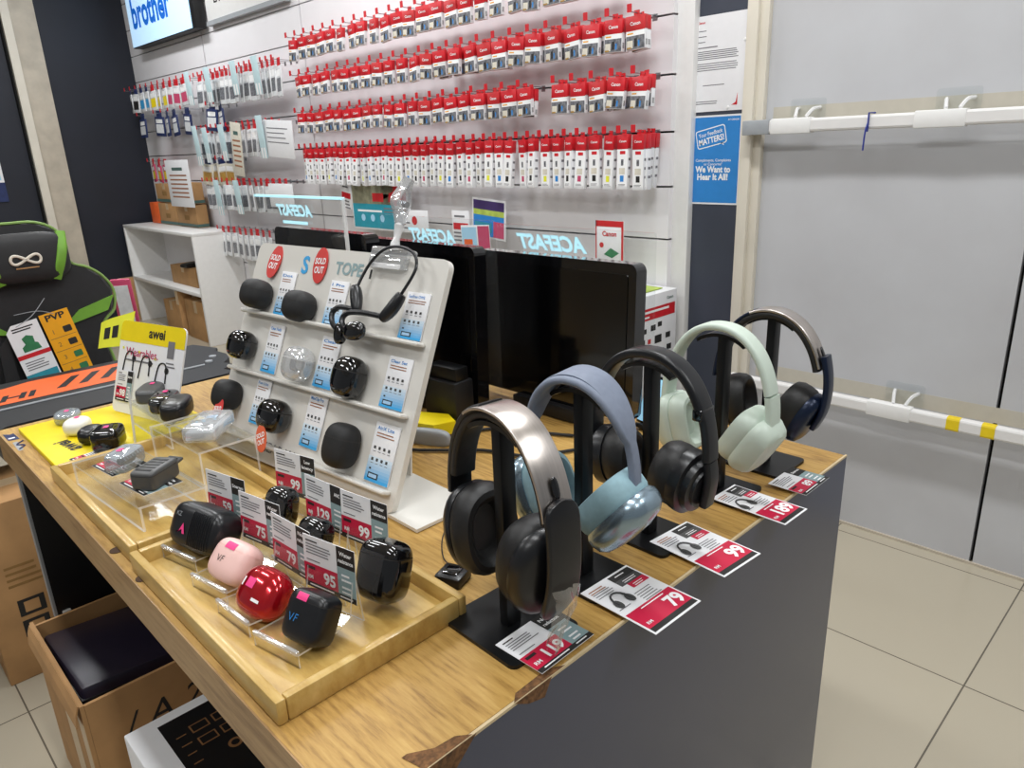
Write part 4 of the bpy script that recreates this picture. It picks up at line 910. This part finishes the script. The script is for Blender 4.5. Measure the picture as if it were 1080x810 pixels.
MB().add(p_superq(.025, .017, .012, .8, .8), 'gloss_black', T3((.017, -.072, .040)) @ RZ(.2), True).build('ear_speaker', t)

# ------------------------------------------------------------------ black display screens and lit acrylic panels
def screen(lab, X, yR, w, h, ang=0, stands=True):
    t = thing('display_screen', lab, 'screen', facing((X, yR, CZ + .001), ang, radians(2)))
    poly = rr(w, h, .018, 5, -w/2, h/2 + .03)
    MB().add(p_prism(poly, -.035, 0), 'gloss_black').build('casing', t)
    MB().add(p_prism(rr(w - .04, h - .045, .006, 3, -w/2, h/2 + .03), .0, .002), 'screen_black').build('panel', t)
    MB().box(-w * .7, -w * .3, .0, .032, -.06, .02, 'black', .004).build('foot', t)
    return t
screen('large black display screen nearest the headphones, at right', 1.18, .868, .475, .335, .02)
screen('black display screen half hidden behind the white board, middle of three', 1.03, 1.185, .43, .365, .02)
screen('black display screen at left, only its top edge above the white board', .87, 1.352, .395, .40, .02)
def lit_panel(lab, M, w, h, letters, y, size, x, edge=True):
    t = thing('lit_acrylic_panel', lab, 'acrylic sign', M)
    MB().add(p_prism(rr(w, h, .004, 2, -w/2, h/2), -.003, .003), 'acrylic').build('plate', t)
    if edge:
        MB().box(-.004, .001, 0, h, -.0035, .0035, 'acrylic_edge').box(-w, 0, h - .004, h + .001, -.0035, .0035, 'edge_lit').build('bright_edge', t)
    b = MB().txt(letters, x, y, size, 'edge_lit', .0036, None, .035, 'c', shear=.35, mirror=True, sx=1.05)
    b.lines(x - size * 1.6, x + size * 1.6, y - .012, 1, .01, size * .2, 'edge_lit', .0036, ragged=0) if edge else None
    b.build('lettering', t)
lit_panel('tall clear panel with glowing reversed lettering, behind the white board at left', facing((.845, 1.362, .905), .02, 0), .38, .505, 'ACEFAST', .462, .034, -.20)
lit_panel('glowing reversed lettering on clear panel above the middle black screen', facing((1.115, 1.195, .905), .02, 0), .42, .44, 'ACEFAST', .385, .038, -.215, False)
lit_panel('glowing reversed lettering on clear panel above the right black screen', facing((1.265, .875, .905), .02, 0), .46, .415, 'ACEFAST', .362, .047, -.285, False)
# devices and cords behind the board
b = MB().box(-.05, .05, 0, .11, -.03, .03, 'black', .006).box(-.045, .045, .11, .14, -.02, .02, 'metal_black', .003)
tag(b.build('black_dock', None, facing((.985, 1.23, CZ + .001), .1, 0)), 'black box shaped dock below the middle screen', 'dock')
t = thing('yellow_gadget', 'yellow plastic gadget with grey strip beside the white board', 'gadget', T3((.905, 1.235, CZ + .001)) @ RZ(-1.15))
MB().add(p_loft([[(x, y, z) for x, y in ((-.075, -.03), (.05, -.036), (.085, 0), (.05, .036), (-.075, .03))] for z in (.008, .036)]), 'yellow').build('body', t)
MB().add(p_superq(.05, .012, .02, .6, .6), 'grey_plastic', T3((.045, -.05, .013)), True).build('grey_strip', t)
MB().box(-.07, .05, -.028, .028, 0, .009, 'black').build('base', t)
for lab, pts in (('black cord curving over the table between white board and first headphones', [(.80, 1.30, .905), (.82, 1.18, .905), (.86, 1.12, .905), (.92, 1.05, .905), (.96, .96, .905), (1.06, .9, .905)]), ('second black cord lying behind the yellow gadget', [(.94, 1.16, .905), (1.02, 1.12, .905), (1.06, 1.04, .905), (1.1, .96, .905)])):
    tag(MB().add(p_tube(smooth_path(pts), .0035, 8), 'rubber', smooth=True).build('cord'), lab, 'cord')
t = thing('security_block', 'small black security block on the table beside the tray corner', 'security block', T3((.573, .735, CZ)) @ RZ(.35))
MB().box(-.02, .02, -.021, .021, 0, .017, 'satin_black', .004).build('body', t); MB().box(-.011, .011, -.012, .012, .017, .019, 'gloss_black', .001).build('button', t)
Mi = (T3((.573, .735, CZ)) @ RZ(.35)).inverted()
MB().add(p_tube(smooth_path([Mi @ Vector(p) for p in ((.70, .885, .904), (.64, .84, .904), (.60, .79, .904), (.59, .755, .906), (.575, .738, .912))]), .001, 5), 'rubber', smooth=True).build('tether_cord', t)
t = thing('lit_phone', 'small glowing blue phone screen behind the black headphones', 'phone', facing((1.24, .90, CZ + .012), -.2, .35))
MB().box(0, .055, 0, .11, -.008, 0, 'gloss_black', .003).build('casing', t); MB().rect(.003, .006, .052, .104, 'lit_screen', .0006).build('screen', t)
MB().box(.01, .045, -.01, .0, -.03, .01, 'black', .002).build('rest', t)

# ------------------------------------------------------------------ headphones
def hp_stand(lab, x, y, rot, bw=.10, bd=.135, oy=0):
    t = thing('headphone_stand', lab, 'headphone stand', T3((x, y, CZ)) @ RZ(rot), 'black headphone stands along the counter edge')
    MB().add(p_prism(rr(bw, bd, .010, 4, 0, oy), .0005, .0055), 'metal_black').build('base_plate', t)
    MB().box(-.012, .012, -.008, .008, .005, .285, 'metal_black', .002).build('pole', t)
    pts = [(0, .075 * sin(a), .2125 + .075 * cos(a)) for a in [radians(q) for q in range(-36, 37, 8)]]
    pts = [(0, p[1], p[2] * 1.0 + .0) for p in pts]
    MB().add(p_sweep(pts, [(-.018, -.003), (.018, -.003), (.018, .003), (-.018, .003)], side=(1, 0, 0)), 'metal_black').build('cradle', t)
    return t
def arch(a, b, z0, t0, t1, n=28, e=1.0, lift=0):
    out = []
    for i in range(n + 1):
        t = radians(t0 + (t1 - t0) * i / n); out.append((0, -a * sgnpow(cos(t), e), z0 + b * sgnpow(sin(t), e) + lift))
    return out
def sect(w, h, r=.3): return rr(w, h, min(w, h) * r, 3)
CUSH = [(.02, -.010), (.50, -.010), (.56, -.018), (.64, -.027), (.76, -.032), (.88, -.031), (.97, -.024), (1.0, -.014), (.98, -.004), (.93, 0), (.02, 0)]
def cup(t, s, cz, cy, rx, rz, tilt, yaw, cush, shell, shellprof, e=.8, k=1.0, extra=None, cx=0):
    """s = side (+1: +y, -1: -y); lathe axis z becomes outward"""
    M = T3((cx, s * cy, cz)) @ RZ(yaw) @ RX(-s * tilt) @ (RX(-pi/2) if s > 0 else RX(pi/2))
    # after RX(-90) local z -> +y ; local y -> -z (flip is symmetric)
    MB().add(p_lathe([(r, z * k) for r, z in CUSH], 32, rx, rz, e), cush, M, True).build('ear_cushion', t)
    b = MB().add(p_lathe(shellprof, 32, rx, rz, e), shell, M, True)
    o = b.build('ear_cup', t)
    if extra: extra(o, M)
    return o
GH = 'headphones displayed along the counter edge'

# 1: black with brushed steel band --------------------------------------------------
R1 = -.12
hp_stand('black stand under the steel banded headphones, nearest the camera', .558, .600, -.03, .12, .14, .0)
t = thing('headphones', 'black over-ear headphones with a wide brushed steel band, nearest the camera', 'headphones', T3((.558, .600, CZ)) @ RZ(R1), GH)
o1 = arch(.103, .150, .155, 15, 118, 26, .92)
MB().add(p_sweep(o1, sect(.046, .004), side=(1, 0, 0)), 'steel', None, True).build('steel_band', t)
MB().add(p_sweep(arch(.103, .150, .155, 100, 178, 20, .92), sect(.036, .008), side=(1, 0, 0)), 'satin_black', None, True).build('slider_arm', t)
MB().add(p_sweep(arch(.095, .139, .157, 12, 168, 30, .92), sect(.036, .013, .4), side=(1, 0, 0)), 'leather', None, True).build('inner_padding', t)
arm = smooth_path([(0, -.1040, .222), (0, -.1080, .19), (0, -.1095, .155), (0, -.1070, .12), (0, -.099, .09), (0, -.083, .060)], 5)
L_ = len(arm) - 1
MB().add(p_sweep(arm, sect(.050, .009, .45), side=(1, 0, 0), scales=[(max(.15, math.sqrt(1 - (1 - min(1, i / 4, (L_ - i) / 5)) ** 2)), 1) for i in range(L_ + 1)]), 'satin_black', None, True).build('slider_arm', t)
MB().add(p_superq(.005, .013, .002, .8, .8), 'gloss_black', T3((0, -.0965, .234)) @ RX(radians(70)) @ RY(0), True).build('slot', t)
SH1 = [(.02, 0), (.95, 0), (.97, .006), (.9, .016), (.75, .022), (.02, .024)]
cup(t, 1, .120, .066, .049, .063, .12, .1, 'leather', 'satin_black', SH1, .85, 1.1)
cup(t, -1, .118, .066, .049, .063, .18, -.15, 'leather', 'satin_black', SH1, .85, 1.1)
rn = random.Random(11); V = []; NF = 9
for j in range(NF):
    for i in range(NF):
        u_, v_ = i / (NF - 1), j / (NF - 1); wd = .042 * (1 - .55 * v_)
        V.append(Vector(((u_ - .5) * wd + .006 * sin(5 * v_) + rn.uniform(-.002, .002), -.112 + .022 * v_ - .006 * sin(pi * u_) + rn.uniform(-.004, .004), .115 - .095 * v_ + .01 * sin(7 * u_) * v_)))
Fq = [[j*NF+i, j*NF+i+1, (j+1)*NF+i+1, (j+1)*NF+i] for j in range(NF-1) for i in range(NF-1)]
MB().add((V, Fq), 'plastic_film', None, True).build('film_wrap', t)
# 2: blue-grey --------------------------------------------------------------
R2 = .15
hp_stand('black stand under the blue-grey headphones', .715, .606, .0, .10, .125)
t = thing('headphones', 'blue-grey over-ear headphones with a canopy band and silvery cups', 'headphones', T3((.700, .600, CZ)) @ RZ(R2), GH)
o2 = arch(.085, .148, .162, 2, 178, 36, .95)
sc = [(.36 + .95 * max(0, sin(pi * (i / 36 - .14) / .72)) ** .55 if .14 < i / 36 < .86 else .36, 1) for i in range(37)]
MB().add(p_sweep(o2, sect(.050, .011, .45), side=(1, 0, 0), scales=sc), 'blue_grey', None, True).build('headband', t)
MB().add(p_sweep(arch(.085, .148, .162, 38, 142, 20, .95, .0066), sect(.050, .002, .4), side=(1, 0, 0), scales=[(.55 + .45 * sin(pi * i / 20) ** .5, 1) for i in range(21)]), 'blue_grey', None, True).build('canopy_mesh', t)
for s in (-1, 1): MB().add(p_tube([(0, s * .085, .17), (0, s * .083, .125)], .0045, 10), 'chrome', smooth=True).build('stem', t)
SH2 = [(.02, 0), (.96, 0), (1.03, .006), (1.04, .014), (.97, .026), (.8, .034), (.4, .039), (.02, .040)]
def btn(o, M): MB().add(p_lathe([(.007, 0), (.007, .003), (.005, .005)], 14), 'chrome', M @ T3((.028, -.024, .034)), True).build('crown_button', o)
cup(t, 1, .130, .064, .041, .052, .35, 0, 'pale_cushion', 'blue_alu', SH2, .75, 1.15)
cup(t, -1, .128, .060, .044, .057, .70, -.05, 'pale_cushion', 'blue_alu', SH2, .75, 1.15, btn)
# 3: all black ------------------------------------------------------------------
hp_stand('black stand under the all black headphones, third from the camera', .872, .604, 0, .10, .125)
t = thing('headphones', 'all black chunky over-ear headphones between the blue-grey and mint pairs', 'headphones', T3((.863, .600, CZ)) @ RZ(.02), GH)
MB().add(p_sweep(arch(.102, .150, .155, 25, 155, 30, .9), sect(.034, .014, .35), side=(1, 0, 0)), 'satin_black', None, True).build('headband', t)
for a0, a1 in ((2, 27), (153, 178)): MB().add(p_sweep(arch(.103, .150, .155, a0, a1, 8, .9), sect(.030, .012, .3), side=(1, 0, 0)), 'satin_black', None, True).build('slider_arm', t)
for s in (-1, 1):
    MB().box(-.018, .018, s * .0885 - .008, s * .0885 + .008, .222, .240, 'gloss_black', .003).build('hinge', t)
    MB().add(p_sweep(smooth_path([(0, s * .103, .16), (0, s * .106, .13), (0, s * .100, .09)], 4), sect(.026, .012, .3), side=(1, 0, 0)), 'satin_black', None, True).build('yoke', t)
SH3 = [(.02, 0), (1.0, 0), (1.02, .010), (1.0, .018), (.82, .020), (.80, .030), (.62, .032), (.6, .036), (.02, .036)]
cup(t, 1, .124, .066, .043, .048, .12, .1, 'leather', 'satin_black', SH3, 1, 1.2)
cup(t, -1, .122, .062, .045, .050, .18, -.1, 'leather', 'satin_black', SH3, 1, 1.2)
# 4: mint -----------------------------------------------------------------------
hp_stand('black stand under the mint white headphones', 1.085, .606, 0, .10, .125)
t = thing('headphones', 'pale mint white over-ear headphones, fourth from the camera', 'headphones', T3((1.064, .602, CZ)) @ RZ(.0), GH)
MB().add(p_sweep(arch(.098, .150, .155, 18, 162, 34, .92), sect(.034, .012, .45), side=(1, 0, 0)), 'mint', None, True).build('headband', t)
for a0, a1 in ((-6, 17), (163, 186)): MB().add(p_sweep(arch(.099, .150, .155, a0, a1, 8, .92), sect(.034, .013, .35), side=(1, 0, 0)), 'mint', None, True).build('slider_arm', t)
for s in (-1, 1): MB().add(p_tube([(0, s * .096, .145), (0, s * .084, .128)], .006, 10), 'chrome', smooth=True).build('hinge_pin', t)
SH4 = [(.02, 0), (.96, 0), (1.02, .006), (1.02, .014), (.9, .030), (.78, .036), (.02, .037)]
def mark4(o, M): MB().add(p_prism(rr(.020, .042, .008), -.0085, -.0065), 'mint_dark', M).build('inner_mesh', o)
cup(t, 1, .122, .068, .042, .052, .25, .0, 'mint', 'mint', SH4, .6, 1.0, mark4)
cup(t, -1, .122, .064, .042, .052, .55, -.05, 'mint', 'mint', SH4, .6, 1.0)
# 5: dark blue black with steel -------------------------------------------------------
hp_stand('black stand under the dark blue headphones at the far corner', 1.242, .598, 0, .11, .115)
t = thing('headphones', 'dark blue-black over-ear headphones with steel trim, at the far counter corner', 'headphones', T3((1.226, .594, CZ)) @ RZ(.05), GH)
MB().add(p_sweep(arch(.102, .150, .155, 22, 110, 20, .95), sect(.036, .005, .4), side=(1, 0, 0)), 'steel', None, True).build('steel_band', t)
MB().add(p_sweep(arch(.102, .150, .155, 108, 176, 16, .95), sect(.034, .006, .4), side=(1, 0, 0)), 'deep_blue', None, True).build('slider_arm', t)
MB().add(p_sweep(arch(.095, .141, .156, 20, 160, 30, .95), sect(.034, .012, .4), side=(1, 0, 0)), 'leather', None, True).build('inner_padding', t)
MB().add(p_sweep(smooth_path([(0, -.099, .235), (0, -.1065, .20), (0, -.108, .165), (0, -.103, .13), (0, -.090, .10)], 4), sect(.030, .010, .45), side=(1, 0, 0)), 'deep_blue', None, True).build('slider_arm', t)
MB().add(p_superq(.005, .014, .002, .8, .8), 'gloss_black', T3((0, -.0945, .237)) @ RX(radians(66)), True).build('slot', t)
SH5 = [(.02, 0), (.96, 0), (.98, .006), (.9, .016), (.75, .020), (.02, .022)]
cup(t, 1, .120, .066, .042, .052, .2, .1, 'leather', 'satin_black', SH5, .9, 1.1)
cup(t, -1, .118, .068, .042, .053, .45, -.1, 'leather', 'deep_blue', SH5, .9, 1.3)

# price tags flat on the counter edge -------------------------------------------------
def tag_big(price, w, h):
    b = MB().box(0, w, 0, h, -.0008, 0, 'paper')
    b.rect(.003, .003, w - .003, .012, 'ink', .0003).rect(.003, .012, w - .003, h * .40, 'crimson', .0003)
    b.txt(price, w * .93, h * .14, h * .24, 'print_white', .0006, None, .04, 'r', sx=.95).txt('RM', w * .1, h * .14, h * .06, 'print_white', .0006, None, .02).lines(w * .3, w * .8, h * .37, 1, .01, .002, 'print_white', .0006)
    b.rect(w * .52, h * .86, w * .97, h * .97, 'ink', .0003).rect(w * .52, h * .75, w * .97, h * .86, 'case_grey', .0003).rect(w * .62, h * .65, w * .97, h * .75, 'crimson', .0003)
    b.lines(w * .62, w * .85, h * .93, 1, .01, .002, 'print_white', .0006).lines(w * .62, w * .9, h * .82, 2, .004, .0015, 'print_white', .0006).lines(w * .68, w * .9, h * .71, 2, .004, .0015, 'print_white', .0006)
    b.lines(w * .06, w * .4, h * .93, 2, .005, .002, 'tag_brown', .0006).lines(w * .06, w * .45, h * .86, 3, .005, .0016, z=.0006).lines(w * .5, w * .85, h * .58, 5, .005, .0016, z=.0006).lines(w * .06, w * .3, h * .5, 1, .005, .0016, z=.0006)
    b.add(p_tube([(w * .28 + .013 * cos(a), h * .60 + .018 * sin(a), .001) for a in [radians(q) for q in range(-20, 201, 20)]], .0015, 5), 'case_grey')
    for s in (-1, 1): b.add(p_poly([(.006 * cos(2*pi*k/12), .010 * sin(2*pi*k/12)) for k in range(12)], .0012), 'case_grey', T3((w * .28 + s * .012, h * .57, 0)))
    return b
GT = 'price tags lying along the counter edge'
def on_edge(mb, lab, x, y, rot, rx=0, ry=0, z=.0022):
    tag(mb.build('price_tag', None, T3((x, y, CZ + z)) @ RZ(rot) @ RX(rx) @ RY(ry)), lab, 'price tag', GT)
on_edge(tag_small('119', 'Noise\nreduction', .098, .079), 'price tag reading 119 in front of the steel banded headphones', .511, .499, .02, 0, 0, .0075)
on_edge(tag_big('79', .100, .128), 'price tag reading 79 in front of the blue-grey headphones', .661, .443, -.03, 0, 0, .0075)
on_edge(tag_big('99', .092, .136), 'price tag reading 99 in front of the all black headphones', .832, .446, -.08, 0, 0, .0075)
on_edge(tag_big('189', .074, .136), 'price tag reading 189 in front of the mint white headphones', 1.028, .451, -.03, 0, 0, .0075)
on_edge(tag_small('89', 'Stereo', .094, .070), 'price tag reading 89 in front of the dark blue headphones', 1.148, .472, 0, 0, 0, .0075)

# ------------------------------------------------------------------ light
def area(name, loc, sx, sy, power, col=(.965, .985, 1), rot=(0, 0, 0)):
    l = bpy.data.lights.new(name, 'AREA'); l.shape = 'RECTANGLE'; l.size = sx; l.size_y = sy; l.energy = power; l.color = col
    o = bpy.data.objects.new(name, l); o.location = loc; o.rotation_euler = rot; COL.objects.link(o); return o
for i, (x, y) in enumerate(((1.75, 1.2), (1.75, 3.6), (1.75, 6.0), (.2, .6), (.2, 3.0), (.2, 5.4), (1.75, -1.2), (-1.4, .5), (.2, -1.6), (-1.4, 3.2))):
    area('ceiling_lamp', (x, y, 3.27), .18, 1.15, 46 if x > 1 else 32)
w = bpy.data.worlds.new('world'); S.world = w; w.use_nodes = True
w.node_tree.nodes['Background'].inputs[0].default_value = (.92, .96, 1, 1); w.node_tree.nodes['Background'].inputs[1].default_value = .3

vs = S.view_settings; S.display_settings.display_device = 'sRGB'
vs.view_transform = 'Standard'; vs.look = 'None'; vs.gamma = 1; vs.use_curve_mapping = False; vs.exposure = -.6
S.cycles.use_denoising = True
S.cycles.transparent_max_bounces = 24; S.cycles.max_bounces = 8
